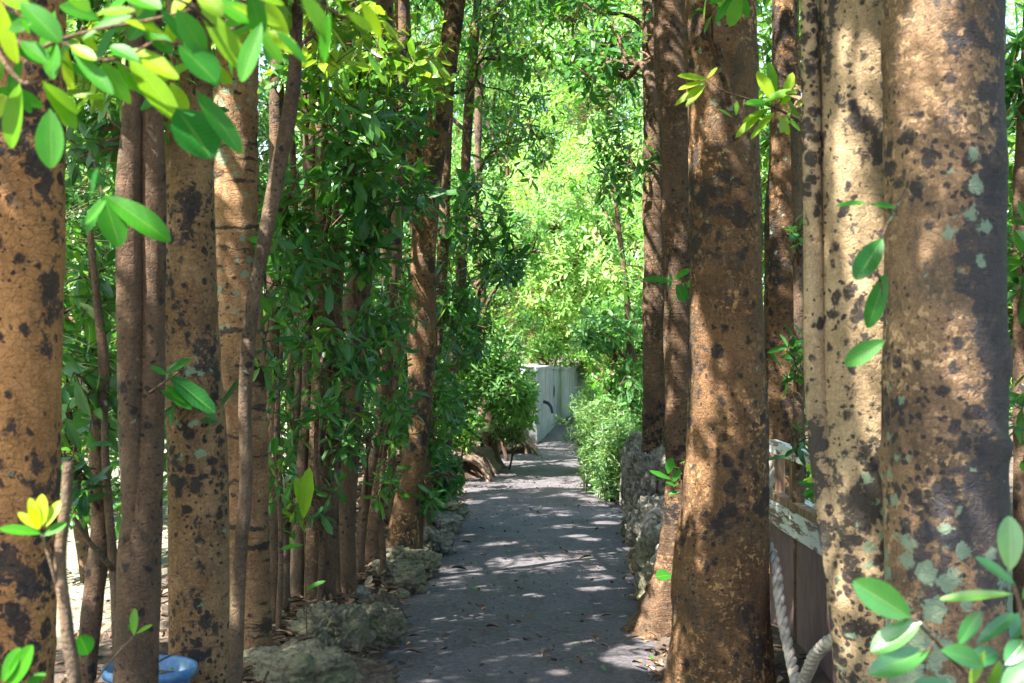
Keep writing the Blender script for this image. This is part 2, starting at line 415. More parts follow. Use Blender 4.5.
def twigs(mb_list, P0, P1, r0, r1):
    """3-sided bent twigs from P0 to P1, vectorised"""
    n = len(P0)
    if n == 0: return
    mid = (P0 + P1) / 2 + RNG.normal(0, 0.12, (n, 3)) * np.linalg.norm(P1 - P0, axis=1, keepdims=True)
    T = unit(P1 - P0); ref = np.where(np.abs(T[:, 2:3]) > .9, np.array([[1., 0, 0]]), np.array([[0, 0, 1.]]))
    X = unit(np.cross(T, ref)); Yv = np.cross(T, X)
    a = np.arange(3) / 3 * 2 * np.pi
    ring = X[:, None] * np.cos(a)[None, :, None] + Yv[:, None] * np.sin(a)[None, :, None]
    V = np.concatenate([P0[:, None] + ring * r0, mid[:, None] + ring * (r0 + r1) / 2, P1[:, None] + ring * r1], 1)
    mb_list.append(V)

def twig_arrays(Vs, base):
    V = np.concatenate(Vs); n = len(V)
    q = []
    for s in (0, 3):
        for j in range(3): q += [s + j, s + (j + 1) % 3, s + 3 + (j + 1) % 3, s + 3 + j]
    q = np.array(q); loops = (np.arange(n)[:, None] * 9 + q).ravel(); nf = n * 6
    return V.reshape(-1, 3) - base, loops, np.full(nf, 4)

# places the leaves keep clear of, as seen along the path: (x0,y0,x1,y1, nearer than)
CLEAR = [(676, -60, 772, 700, 5.6), (800, -60, 1006, 700, 6.0), (360, 450, 660, 700, 16), (-60, 150, 66, 700, 3.3), (540, 405, 600, 450, 20),
         (642, -60, 680, 450, 9.5), (543, 362, 582, 450, 30), (165, 160, 268, 560, 5.6), (400, 210, 440, 420, 8.2), (560, 320, 640, 420, 14),
         (118, 140, 166, 700, 4.0), (760, 430, 835, 700, 8), (768, 60, 800, 300, 7.0)]
def clear_mask(P, m=6):
    x, y, Y = proj(P); k = np.ones(len(P), bool)
    for x0, y0, x1, y1, Ym in CLEAR:
        k &= ~((x > x0 - m) & (x < x1 + m) & (y > y0 - m) & (y < y1 + m) & (Y < Ym) & (Y > 0.3))
    return k

def ground_z(x, y):
    x = np.asarray(x, float); y = np.asarray(y, float)
    l, r = path_edges(y)
    dl = l - x; dr = x - r
    b = 0.15 * np.clip((dl - 0.02) / 0.35, 0, 1) * np.clip((2.2 - dl) / 0.9, 0, 1)
    b = b + 0.07 * np.clip((dr - 0.05) / 0.4, 0, 1)
    P = np.column_stack([x.ravel() * 2.2, y.ravel() * 2.2, np.zeros(x.size)])
    nz = (fbm(P, 4) * 0.022).reshape(x.shape)
    off = np.clip(np.maximum(dl, dr) / 0.25, 0, 1)
    b = b + np.where(off > 0, nz * off, 0)
    inside = (dl < 0) & (dr < 0)
    # roots bank far left
    b = b + 0.28 * np.exp(-(((x + 0.62 - (y - 17.5) * 0.14) / 0.38) ** 2 + ((y - 17.8) / 1.5) ** 2)) * (dl > -0.1)
    return np.where(inside, -0.02, b)

PE = np.array([(-6, -.66, .70), (3, -.66, .70), (6.15, -.645, .672), (8.12, -.64, .77), (10.07, -.60, .89), (13.25, -.54, 1.07), (16.3, -.55, 1.05),
               (18.2, -.36, 1.06), (19.35, 0.05, 1.10), (20.7, .38, 1.16), (23.7, .62, 1.25), (27.4, .98, 1.45), (30, 1.35, 2.0), (34, 2.0, 3.0), (40, 3.2, 4.4)])
def path_edges(y):
    return np.interp(y, PE[:, 0], PE[:, 1]), np.interp(y, PE[:, 0], PE[:, 2])

def limb(p0, p1, r0, r1, sag=0.0, wob=0.08, n=5):
    p0 = np.array(p0, float); p1 = np.array(p1, float); L = np.linalg.norm(p1 - p0)
    t = np.linspace(0, 1, n)[:, None]
    P = p0 + (p1 - p0) * t + np.array([0, 0, sag * L]) * np.sin(np.pi * t)
    P[1:-1] += RNG.normal(0, wob * L * 0.5, (n - 2, 3))
    return P, np.linspace(r0, r1, n)

def bark_disp(amp, f, rings=0.0, knots=()):
    def d(V, R, a):
        P = V * f
        out = amp * R * fbm(P * np.array([1, 1, .55]), 4)
        if rings: out += rings * R * noise3(V * np.array([3, 3, 30.])) * (noise3(V * 1.7 + 5) > -0.2)
        for kp, kr, kh in knots:
            q = np.linalg.norm((V - kp) / np.array([1, 1, 1.0]), axis=1) / kr
            out += kh * np.exp(-q ** 2) * (1 + 0.5 * np.sin(q * 5))
        return out
    return d

ALL_BASES = []
def make_tree(name, label, cat, path, bark_m, blobs=(), limbs=(), group=None, flare=0.35, seg=28, step=0.035, leaf='leaf', tpl='lo',
              amp=0.10, rings=0.02, knots=(), base_z=None, extra_stems=(), leafname='crown', roots=0):
    """path: [(px, py, halfwidth_px, Y)...] bottom to top (image columns turned into real points at depth Y)"""
    pts = np.array([at(px, py, Y) for px, py, hw, Y in path]); rad = np.array([hw / F * Y for px, py, hw, Y in path])
    gz = float(ground_z(np.array([pts[0][0]]), np.array([pts[0][1]]))[0]) - 0.04 if base_z is None else base_z
    if pts[0][2] > gz:
        d = pts[1] - pts[0]; t = (gz - pts[0][2]) / d[2] if abs(d[2]) > 1e-3 else 0
        t = max(t, -3.0); p = pts[0] + d * t; p[2] = gz
        p[:2] = pts[0][:2] + np.clip(p[:2] - pts[0][:2], -0.25, 0.25)
        pts = np.vstack([p, pts]); rad = np.concatenate([[rad[0] * 1.02], rad])
    base = pts[0].copy(); ALL_BASES.append(base)
    root = tag(empty(name, base), label, cat, group)
    # flare at foot
    P2, R2 = smoothpath(pts, rad, step)
    hgt = P2[:, 2] - base[2]
    R2 = R2 * (1 + flare * np.exp(-np.maximum(hgt, 0) / 0.16))
    rk_ = [(P2[k] + np.array([RNG.uniform(-1, 1), -RNG.uniform(.2, 1), 0]) * R2[k], R2[k] * RNG.uniform(.25, .6), R2[k] * RNG.uniform(.06, .13)) for k in RNG.integers(2, len(P2), 7)]
    rg_ = [(RNG.uniform(0, P2[-1][2]), RNG.uniform(.008, .02), RNG.uniform(.03, .08)) for _ in range(6)]
    dspk = bark_disp(amp, 5.0, rings, list(knots) + rk_)
    def dsp0(V, R, a):
        o = dspk(V, R, a)
        for z_, w_, h_ in rg_: o = o + R * h_ * np.exp(-((V[:, 2] + .25 * R * np.sin(a + z_ * 9) - z_) / w_) ** 2) * (.5 + .5 * np.sin(a * 2 + z_ * 5))
        return o
    ph = RNG.uniform(0, 6.28)
    def dsp(V, R, a):
        o = dsp0(V, R, a)
        return o + R * 0.22 * flare * np.exp(-np.maximum(V[:, 2] - base[2], 0) / 0.25) * np.sin(a * 4 + ph + 2 * np.sin(a))
    mb = MB(); V, Q, _ = tube(P2, R2, seg, step, dsp); mb.add(V, Q)
    mb.build('trunk', bark_m, root, base)
    for st in extra_stems:
        ep = np.array([at(px, py, Y) for px, py, hw, Y in st[1]]); er = np.array([hw / F * Y for px, py, hw, Y in st[1]])
        mb = MB(); V, Q, _ = tube(ep, er, 20, step, dsp0); mb.add(V, Q); mb.build('stem', st[0], root, base)
    LV = Leaves(); tw = []
    for (bx, by, bY, rx, ry, rY, nc, size, tint, *rest) in blobs:
        opt = rest[0] if rest else {}
        world_ = opt.get('world', False)
        if not world_ and nc > 12 and bY < 13: nc = int(nc * .85); tint = tint + .10 * (tint < .3)
        c = np.array([bx, by, bY], float) if world_ else at(bx, by, bY)
        rr = np.array([rx, ry, rY]) if world_ else np.array([rx / F * bY, rY, ry / F * bY])
        # attachment on trunk: the point somewhat below the blob's centre
        tz = c[2] - opt.get('rise', 0.6) * max(0.3, np.linalg.norm(c[:2] - base[:2]))
        k = int(np.argmin(np.abs(P2[:, 2] - tz))); p0 = P2[k]
        D = np.linalg.norm(c - p0); r0 = min(R2[k] * 0.45, 0.006 + 0.013 * D)
        mb = MB(); nodes = []
        lp, lr = limb(p0, c, r0, r0 * 0.45, sag=0.08)
        V, Q, Pn = tube(lp, lr, 7, 0.08); mb.add(V, Q); nodes.append(Pn[len(Pn) // 2:])
        ns = opt.get('subs', 7)
        for i in range(ns):
            k = RNG.integers(len(Pn) // 2, len(Pn)); u = unit(RNG.normal(0, 1, 3)); q = c + u * rr * RNG.uniform(.55, .95)
            lp2, lr2 = limb(Pn[k], q, r0 * 0.42, 0.003, sag=0.05, wob=0.1)
            V, Q, Ps = tube(lp2, lr2, 5, 0.08); mb.add(V, Q); nodes.append(Ps)
        if not opt.get('nolimb'): mb.build('branch', bark_m if r0 > 0.012 else M['twig'], root, base)
        nodes = np.concatenate(nodes)
        m = int(nc * 2.2); u = unit(RNG.normal(0, 1, (m, 3))) * RNG.uniform(0, 1, (m, 1)) ** (1 / 2.4)
        C = c + u * rr
        if opt.get('gaps', True):
            g_ = noise3(C * (2.2 / max(0.5, rr.max())) * 1.6 + bx * .01); C = C[g_ > -0.25]
        if opt.get('clear', True): C = C[clear_mask(C)]
        C = C[C[:, 2] > 0.12]
        C = C[:nc]
        if not len(C): continue
        d2 = ((C[:, None] - nodes[None]) ** 2).sum(-1); k = d2.argmin(1); S = nodes[k]
        A = unit(C - S) + np.array([0, 0, opt.get('up', 0.35)]) + RNG.normal(0, .25, C.shape)
        if opt.get('twigs', True):
            kk = sun_filter(C) if GAPS else np.ones(len(C), bool)
            twigs(tw, S[kk], C[kk], 0.0035 * opt.get('tw', 1), 0.0018 * opt.get('tw', 1))
        cluster_leaves(LV, C, A, opt.get('K', 7), size, opt.get('wid', 0.19), tint, opt.get('tvar', .14), droop=opt.get('droop', .15))
    if LV.a: LV.build(leafname, tpl, M[leaf], root, base, tw=tw)
    return root

def W(**k): k['world'] = True; return k  # world-space leaf clumps, mostly unseen canopy placed and sized for shade

# ------------------------------------------------------------------ where sunlight gets through the canopy
def gap_line(p, q, r, n):
    for t in np.linspace(0, 1, n): GAPS.append((np.array(p) * (1 - t) + np.array(q) * t, r))
gap_line(at(838, -10, 3.88), at(845, 34, 3.88), 0.045, 5)          # streaks on the grey trunk, right
gap_line(at(832, 100, 3.90), at(834, 190, 3.90), 0.035, 9)
gap_line(at(840, 190, 3.88), at(852, 262, 3.88), 0.055, 8)
gap_line(at(854, 310, 3.88), at(858, 390, 3.88), 0.036, 9)
gap_line(at(906, 25, 3.58), at(912, 132, 3.56), 0.045, 10)         # streaks on the charcoal trunk
gap_line(at(928, 20, 3.55), at(948, 170, 3.55), 0.038, 12)
gap_line(at(945, 250, 3.55), at(962, 380, 3.55), 0.034, 12)
gap_line(at(930, 0, 3.55), at(945, 12, 3.55), 0.04, 2)
gap_line(at(650, 140, 10.85), at(652, 230, 10.85), 0.09, 5)        # far right trunk
gap_line((1.33, 6.25, .72), (1.33, 6.2, 0.36), 0.035, 7)           # wooden barrier
gap_line(at(676, 470, 7.1), at(674, 560, 7.1), 0.04, 6)
gap_line(at(220, 100, 5.9), at(222, 180, 5.9), 0.04, 4)
for px, py, Y, r in [(890, 600, 2.3, .05), (905, 632, 2.3, .05), (962, 608, 2.25, .05), (865, 353, 2.9, .04), (1010, 500, 5.2, .08), (130, 75, 2.3, .20), (30, 90, 2.3, .20), (225, 40, 2.3, .20), (310, 20, 2.4, .16), (80, 20, 2.3, .16), (40, 515, 2.6, .06),
                     (330, 50, 6, .3), (400, 70, 6.8, .3), (440, 90, 8.5, .3), (280, 60, 5.5, .25), (110, 210, 2.8, .05)]:
    GAPS.append((at(px, py, Y), r))
for c_, r in [(at(612, 420, 13.6), .35), (at(605, 395, 15.8), .4), (at(600, 440, 13.4), .3), (at(555, 400, 22), .5)]: GAPS.append((c_, r))
for px, py, r in [(540, 595, .09), (590, 588, .13), (610, 592, .10), (605, 523, .17), (578, 538, .12), (590, 541, .10), (500, 546, .12), 
                  (560, 528, .09), (540, 552, .08), (600, 546, .1), (470, 502, .2), (500, 499, .12), (625, 548, .1), (600, 570, .08), (630, 590, .08), (480, 478, .35), (500, 476, .3), 
                  (590, 466, .5), (560, 464, .4), (520, 466, .3), (565, 515, .1), (560, 672, .07), (655, 610, .08), (590, 500, .12), (470, 536, .06), (640, 520, .1), (425, 545, .1), (350, 640, .05), (460, 446, .25)]:
    r *= .5
    Y = EYE * F / (py - CY + 1e-6); GAPS.append((at(px, py, Y), r))

# ------------------------------------------------------------------ ground, path
def axis(lo, hi, step, far):
    a = list(np.arange(lo, hi + 1e-6, step)); s = step; x = hi; r = []; l = []
    while x < far: s *= 1.35; x += s; r.append(x)
    s = step; x = lo
    while x > -far: s *= 1.35; x -= s; l.append(x)
    return np.array(l[::-1] + a + r)
xs = axis(-5, 5, 0.05, 900); ys = axis(2, 32, 0.07, 900)
X, Yg = np.meshgrid(xs, ys); Z = ground_z(X, Yg)
farm = np.clip((np.abs(Yg - 15) - 25) / 10, 0, 1); Z = np.where((np.abs(X) > 12) | (farm > 0), 0.0, Z)
nx, ny = len(xs), len(ys)
ii = np.arange(ny - 1)[:, None] * nx + np.arange(nx - 1)[None]
Q = np.stack([ii, ii + 1, ii + nx + 1, ii + nx], -1).reshape(-1, 4)
m, nt, b = mat('soil_and_sand'); g = N(nt); P = g.pos()
sx = g.new("ShaderNodeSeparateXYZ"); g.put(sx.inputs[0], P)
edge = g.math('ADD', sx.outputs[0], g.math('MULTIPLY', g.noise(P, 1.2, 4), 1.2))
sand = g.ss(edge, -1.3, -1.75)
soil = g.mix(g.ss(g.noise(P, 7, 7, .7), .35, .65), (0.05, 0.032, 0.022), (0.14, 0.10, 0.07))
sandc = g.mix(g.ss(g.noise(P, 14, 8, .75), .35, .65), (0.13, 0.14, 0.08), (0.38, 0.37, 0.28))
sandc = g.mix(g.ss(g.voro(P, 38), .22, .12), sandc, (0.06, 0.045, 0.03))
nt.links.new(g.mix(sand, soil, sandc), b.inputs["Base Color"]); b.inputs["Roughness"].default_value = .95
g.bump(g.math('ADD', g.noise(P, 22, 8, .8), g.math('MULTIPLY', g.voro(P, 45), .4)), 1.0, .03, b)
me = raw_mesh('ground', np.column_stack([X.ravel(), Yg.ravel(), Z.ravel()]), Q.ravel(), np.arange(len(Q)) * 4, np.full(len(Q), 4), [m])
tag(link('ground', me), kind='structure')

m, nt, b = mat('worn_concrete'); g = N(nt); P = g.pos()
base = g.mix(g.ss(g.noise(P, 1.6, 8, .7), .3, .7), (0.040, 0.035, 0.039), (0.09, 0.079, 0.087))
base = g.mix(g.ss(g.noise(P, 30, 6, .8), .40, .68), base, (0.14, 0.125, 0.137))
base = g.mix(g.math('MULTIPLY', g.ss(g.noise(g.mapping(P, (1, .35, 1)), 5, 5, .75), .54, .68), .75), base, (0.035, 0.028, 0.026))
base = g.mix(g.math('MULTIPLY', g.ss(g.noise(g.mapping(P, (1, .6, 1), (8, 2, 0)), 2.2, 7, .8), .52, .66), .6), base, (0.045, 0.034, 0.026))
base = g.mix(g.math('MULTIPLY', g.ss(g.voro(P, 70), .24, .10), .7), base, (0.03, 0.022, 0.018))
base = g.mix(g.math('MULTIPLY', g.ss(g.voro(g.mapping(P, (1, 1, 1), (3, 3, 3)), 16), .16, .05), .8), base, (0.05, 0.035, 0.025))
nt.links.new(base, b.inputs["Base Color"]); b.inputs["Roughness"].default_value = .82
h = g.math('ADD', g.noise(P, 60, 6, .8), g.math('MULTIPLY', g.noise(P, 6, 5, .6), 1.3))
g.bump(h, .8, .012, b)
ty = np.concatenate([np.arange(-6, 30, .08), np.arange(30, 40.1, .25)]); nc = 22
l, r = path_edges(ty)
l = l - .03 + 0.05 * noise3(np.column_stack([ty * 2.1, ty * 0, ty * 0])); r = r + .03 + 0.05 * noise3(np.column_stack([ty * 2.3, ty * 0 + 5, ty * 0]))
tt = np.linspace(0, 1, nc); PX = l[:, None] + (r - l)[:, None] * tt; PY = np.repeat(ty[:, None], nc, 1)
PZ = 0.012 * fbm(np.column_stack([PX.ravel() * 1.5, PY.ravel() * 1.5, PX.ravel() * 0]), 3).reshape(PX.shape) - 0.03 * (np.abs(tt * 2 - 1) ** 8)
ii = np.arange(len(ty) - 1)[:, None] * nc + np.arange(nc - 1)[None]
Q = np.stack([ii, ii + 1, ii + nc + 1, ii + nc], -1).reshape(-1, 4)
tag(link('path', raw_mesh('path', np.column_stack([PX.ravel(), PY.ravel(), PZ.ravel() + .006]), Q.ravel(), np.arange(len(Q)) * 4, np.full(len(Q), 4), [m])), kind='structure')

# ------------------------------------------------------------------ concrete wall at the path's end
m, nt, b = mat('stained_concrete'); g = N(nt); P = g.pos()
c = g.mix(g.ss(g.noise(P, 2.5, 7, .7), .3, .7), (0.28, 0.29, 0.32), (0.44, 0.45, 0.48))
c = g.mix(g.math('MULTIPLY', g.ss(g.noise(g.mapping(P, (1, 3, .35)), 3, 6, .7), .47, .62), .75), c, (0.10, 0.10, 0.095))
sz = g.new("ShaderNodeSeparateXYZ"); g.put(sz.inputs[0], P)
c = g.mix(g.math('MULTIPLY', g.ss(g.math('ADD', sz.outputs[2], g.math('MULTIPLY', g.noise(P, 4, 5), .5)), .5, .2), .5), c, (0.16, 0.15, 0.13))
nt.links.new(c, b.inputs["Base Color"]); b.inputs["Roughness"].default_value = .9
g.bump(g.noise(P, 25, 7, .7), .5, .01, b)
M['conc'] = m
def wall(name, label, pts, h, th, parent_handle=False):
    pts = np.array(pts, float); base = np.array([pts[0][0], pts[0][1], 0.]); root = tag(empty(name, base), label, 'wall')
    Pp, _ = smoothpath(np.column_stack([pts, pts[:, 0] * 0]), np.ones(len(pts)), .25)
    T = unit(np.gradient(Pp, axis=0)); Nn = np.column_stack([-T[:, 1], T[:, 0], T[:, 0] * 0])
    hh = np.interp(np.linspace(0, 1, len(Pp)), np.linspace(0, 1, len(h)), h)
    def strip(off0, off1, z0, z1, nm):
        mb = MB(); n = len(Pp)
        V = []
        for i in range(n):
            a = Pp[i] + Nn[i] * off0; c_ = Pp[i] + Nn[i] * off1
            zl = z0(hh[i]); zh = z1(hh[i])
            V += [[a[0], a[1], zl], [c_[0], c_[1], zl], [c_[0], c_[1], zh], [a[0], a[1], zh]]
        Fq = []
        for i in range(n - 1):
            for j in range(4): Fq.append([i*4+j, i*4+(j+1) % 4, i*4+4+(j+1) % 4, i*4+4+j])
        Fq += [[0, 1, 2, 3], [(n-1)*4+3, (n-1)*4+2, (n-1)*4+1, (n-1)*4]]
        mb.add(V, Fq); mb.build(nm, M['conc'], root, base, smooth=False)
    strip(0, th, lambda z: -.1, lambda z: z - .05, 'wall_panel')
    strip(-.015, th + .015, lambda z: z - .05, lambda z: z, 'coping')
    return root, base
w1, wb = wall('concrete_wall', 'pale stained concrete wall curving beside the far end of the path', [(.37, 20.7), (.54, 22.4), (.78, 25), (1.12, 28), (1.35, 30), (1.9, 33)], [1.12, 1.10, 1.04, .98, .95, .9], .16)
mb = MB(); V, Q, _ = tube([(.49, 21.9, .56), (.56, 21.86, .54), (.61, 21.84, .48), (.63, 21.84, .38)], [.025, .028, .026, .02], 8, .04); mb.add(V, Q)
mb.build('rail_stub', mat('dark_metal')[0], w1, wb); bpy.data.materials['dark_metal'].node_tree.nodes['Principled BSDF'].inputs[0].default_value = (.03, .032, .04, 1)
wall('concrete_wall', 'low grey concrete wall return behind the pale curved wall, under the distant trunk', [(.08, 23.6), (.42, 23.5)], [1.12, 1.12], .14)

# ------------------------------------------------------------------ trees: the left row, near to far
LG = 'trees in the row left of the path'; RG = 'trees in the row right of the path'
make_tree('tree', 'thick pale brown trunk with black blotches at the left edge of the view', 'tree',
  [(4, 925, 47, 3.6), (6, 683, 45, 3.6), (11, 500, 46, 3.6), (14, 400, 46.5, 3.6), (18, 100, 47, 3.6), (20, -200, 46, 3.6), (20, -600, 38, 3.6), (10, -1000, 28, 3.6)], M['b_pale'],
  blobs=[(-1.6, 2.2, 4.6, 1.5, 1.5, .6, 845, .15, .35, W(subs=14)), (-3.4, 2.0, 4.5, 1.4, 1.5, .6, 682, .15, .35, W(subs=12)), (-.2, 2.6, 4.9, 1.2, 1.5, .5, 617, .15, .35, W(subs=12)),
         (-1.6, .3, 4.8, 1.6, 1.4, .6, 682, .15, .35, W(subs=10)), (.6, .9, 4.9, 1.4, 1.4, .5, 422, .15, .35, W(subs=10))], group=LG, seg=56, step=.03, amp=.05, rings=.02)
make_tree('tree', 'dark double-stemmed trunk beside the thick pale trunk on the left', 'tree',
  [(138, 829, 27, 4.3), (137, 683, 22, 4.3), (140, 540, 21, 4.3), (148, 430, 16, 4.3), (152, 300, 13.5, 4.3), (152, 150, 13, 4.3), (150, 0, 11, 4.3), (146, -300, 9, 4.3), (140, -600, 7, 4.3)], M['b_dark'],
  extra_stems=[(M['b_dark'], [(132, 540, 10, 4.27), (131, 430, 13, 4.27), (130, 300, 13, 4.27), (129, 180, 12.5, 4.27), (134, 80, 9, 4.27), (138, -50, 8, 4.27), (136, -260, 7, 4.27)])],
  blobs=[(100, 130, 4.9, 40, 60, .4, 26, .10, .3), (90, 60, 4.4, 60, 50, .4, 34, .11, .6), (-3.3, 4.3, 4.4, 1.4, 1.3, .6, 650, .15, .35, W())], group=LG, seg=36, amp=.12, rings=.03)
make_tree('shrub', 'thin dark crooked stem with long leaves between the two nearest left trunks', 'shrub',
  [(90, 800, 9, 4.7), (86, 683, 10, 4.7), (92, 610, 11, 4.7), (101, 530, 10, 4.7), (98, 440, 9, 4.7), (104, 370, 6, 4.7), (97, 300, 4, 4.7), (90, 230, 3, 4.7)], M['b_dark'],
  extra_stems=[(M['b_stem'], [(118, 660, 5, 4.65), (113, 560, 4.5, 4.65), (106, 470, 4, 4.65), (104, 400, 3, 4.65)]), (M['b_stem'], [(114, 570, 3, 4.6), (88, 540, 2.6, 4.55), (74, 518, 2, 4.5)])],
  blobs=[(92, 390, 4.7, 26, 60, .3, 18, .13, .12, dict(K=5)), (96, 290, 4.9, 26, 60, .3, 16, .12, .25, dict(K=6)), (75, 470, 4.5, 14, 30, .2, 4, .11, .1)], seg=16, amp=.1, leaf='leaf', tpl='mid', flare=.1)
make_tree('tree', 'smooth pale brown trunk with round black spots, third from the left', 'tree',
  [(204, 761, 34, 5.0), (201, 683, 31, 5.0), (199, 600, 30, 5.0), (197, 456, 30, 5.0), (191, 340, 27.5, 5.0), (189, 228, 25, 5.0), (189, 120, 23, 5.0), (188, -50, 21, 5.0), (185, -400, 17, 5.0), (175, -700, 12, 5)], M['b_mid'],
  blobs=[(170, 90, 5.0, 60, 60, .5, 30, .11, .45), (180, 395, 4.85, 14, 20, .1, 2, .13, .12, dict(clear=False)), (-1.7, 4.6, 4.6, 1.4, 1.3, .6, 698, .15, .35, W(subs=10)), (-3.4, 6.3, 4.3, 1.4, 1.2, .6, 617, .15, .3, W(subs=8))], group=LG, seg=48, step=.03, amp=.05, rings=.03)
make_tree('tree', 'trunk with dark horizontal bands and green lichen behind the slim wavy stem', 'tree',
  [(246, 691, 22, 6.0), (247, 600, 21, 6.0), (246, 456, 22, 6.0), (239, 300, 24, 6.0), (235, 200, 22, 6.0), (237, 60, 22, 6.0), (240, -150, 20, 6.0), (245, -500, 14, 6.0)], M['b_band'],
  blobs=[(210, 20, 5.8, 70, 40, .6, 50, .11, .55), (-1.6, 6.8, 4.6, 1.4, 1.3, .6, 698, .15, .3, W(subs=10)), (-3.4, 8.4, 4.4, 1.4, 1.2, .6, 617, .15, .35, W())], group=LG, seg=44, step=.025, amp=.09, rings=.08)
make_tree('tree', 'slim wavy grey-brown stem crossing in front of the banded trunk', 'tree',
  [(226, 798, 9, 4.6), (234, 683, 7.5, 4.6), (240, 560, 7, 4.6), (246, 480, 7, 4.6), (245, 400, 6.5, 4.6), (252, 310, 7, 4.6), (267, 228, 8, 4.6), (278, 170, 8, 4.6), (293, 90, 7, 4.6), (297, 20, 6.5, 4.6), (300, -80, 5, 4.6), (306, -260, 4, 4.6)], M['b_stem'],
  blobs=[(330, 20, 4.9, 60, 50, .3, 22, .11, .7), (270, -20, 4.4, 60, 40, .3, 22, .11, .7)], group=LG, seg=20, amp=.12, knots=[(at(262, 300, 4.55), .03, .006), (at(284, 130, 4.55), .03, .008)])
make_tree('tree', 'dark narrow trunk just right of the banded trunk, rooted above the smooth mossy boulder', 'tree',
  [(271, 640, 8, 6.6), (274, 456, 7.5, 6.6), (272, 350, 7.5, 6.6), (275, 228, 8, 6.6), (277, 50, 7, 6.6), (280, -200, 6, 6.6)], M['b_dark'],
  blobs=[(290, 200, 6.5, 34, 50, .4, 24, .13, .3, dict(K=6)), (285, 290, 6.5, 30, 40, .4, 18, .09, .15)], group=LG, seg=20)
make_tree('sapling', 'pale slender sapling with fresh light green leaves beside the dark narrow trunk', 'sapling',
  [(283, 625, 6, 6.9), (286, 540, 4.5, 6.9), (290, 490, 4, 6.9), (296, 430, 3.5, 6.9), (300, 330, 3, 6.9)], M['b_stem'],
  extra_stems=[(M['b_stem'], [(286, 560, 3.5, 6.87), (281, 500, 3, 6.85), (278, 450, 2.4, 6.83), (272, 400, 2, 6.8)])],
  blobs=[(292, 500, 6.8, 16, 40, .15, 11, .10, .55, dict(K=5)), (290, 420, 6.8, 22, 40, .2, 13, .10, .3, dict(K=5)), (300, 340, 6.7, 24, 40, .3, 14, .10, .25)], seg=14, tpl='mid')
make_tree('tree', 'mottled grey slim trunk between the pale sapling and the twin brown trunks', 'tree',
  [(297, 612, 6.5, 7.25), (300, 500, 7, 7.25), (305, 400, 7.5, 7.25), (308, 300, 8, 7.25), (310, 150, 7, 7.25), (312, -150, 5, 7.25)], M['b_stem'],
  blobs=[(322, 245, 6.7, 44, 46, .5, 30, .135, .12, dict(K=6)), (320, 90, 6.8, 60, 50, .5, 56, .13, .6, dict(K=6))], group=LG, seg=18)  # lower clump tinted dark for shade, upper clump yellow for sunlight
make_tree('tree', 'left of the twin brown trunks that share one foot in the left row', 'tree',
  [(312, 614, 7.5, 7.2), (313, 540, 7.5, 7.2), (316, 456, 7.5, 7.2), (320, 300, 6.5, 7.2), (322, 0, 6, 7.2), (322, -200, 5, 7.2)], M['b_drk2'],
  blobs=[(350, 150, 6.6, 60, 50, .5, 58, .135, .18, dict(K=6)), (-.2, 5.2, 4.9, 1.1, 1.4, .4, 487, .14, .35, W())], group=LG, seg=18)
make_tree('tree', 'right of the twin brown trunks that share one foot in the left row', 'tree',
  [(326, 610, 9, 7.35), (327, 540, 9, 7.35), (330, 456, 9, 7.35), (334, 300, 8, 7.35), (345, 150, 8, 7.35), (350, -50, 7, 7.35), (355, -250, 5, 7.3)], M['b_dark'],
  blobs=[(370, 60, 7.0, 60, 60, .5, 58, .13, .64, dict(K=6)), (345, 330, 7.0, 30, 40, .4, 17, .10, .12)], group=LG, seg=18)  # upper clump's sunlit look is put into its yellow tint
make_tree('tree', 'broad brown trunk leaning right with a leaf-strewn foot, middle of the left row', 'tree',
  [(341, 598, 13, 7.7), (344, 520, 12, 7.7), (350, 400, 12, 7.7), (357, 300, 13, 7.7), (368, 228, 12, 7.7), (376, 170, 11, 7.7), (382, 80, 9, 7.7), (386, -150, 8, 7.7)], M['b_dark'],
  blobs=[(385, 215, 7.0, 50, 55, .5, 50, .14, .06, dict(K=6)), (395, 110, 7.4, 40, 50, .5, 40, .10, .35), (-1.6, 9.0, 4.6, 1.4, 1.2, .6, 650, .15, .35, W(subs=10)), (-3.2, 10.4, 4.4, 1.4, 1.2, .6, 585, .15, .35, W(subs=10))], group=LG, seg=26)
make_tree('tree', 'very slim dark stem slanting right in front of the forked trunk', 'tree',
  [(357, 582, 5, 8.2), (365, 500, 5, 8.2), (376, 440, 5, 8.2), (385, 380, 5, 8.2), (391, 300, 5.5, 8.2), (397, 230, 6, 8.2), (402, 100, 6, 8.2), (405, -100, 5, 8.2)], M['b_dark'],
  blobs=[(372, 340, 7.8, 30, 40, .4, 24, .10, .1), (360, 440, 7.6, 26, 34, .3, 9, .09, .25)], group=LG, seg=14)
make_tree('tree', 'blackish knobbly stem close behind the very slim slanting stem', 'tree',
  [(371, 572, 9, 8.7), (376, 500, 8, 8.7), (378, 456, 7, 8.7), (384, 380, 6, 8.7), (386, 250, 5, 8.7), (384, 60, 5, 8.7)], M['b_drk2'],
  blobs=[(390, 430, 8.4, 26, 40, .3, 20, .09, .2), (395, 300, 8.3, 26, 50, .4, 24, .10, .1)], group=LG, seg=14, amp=.2)
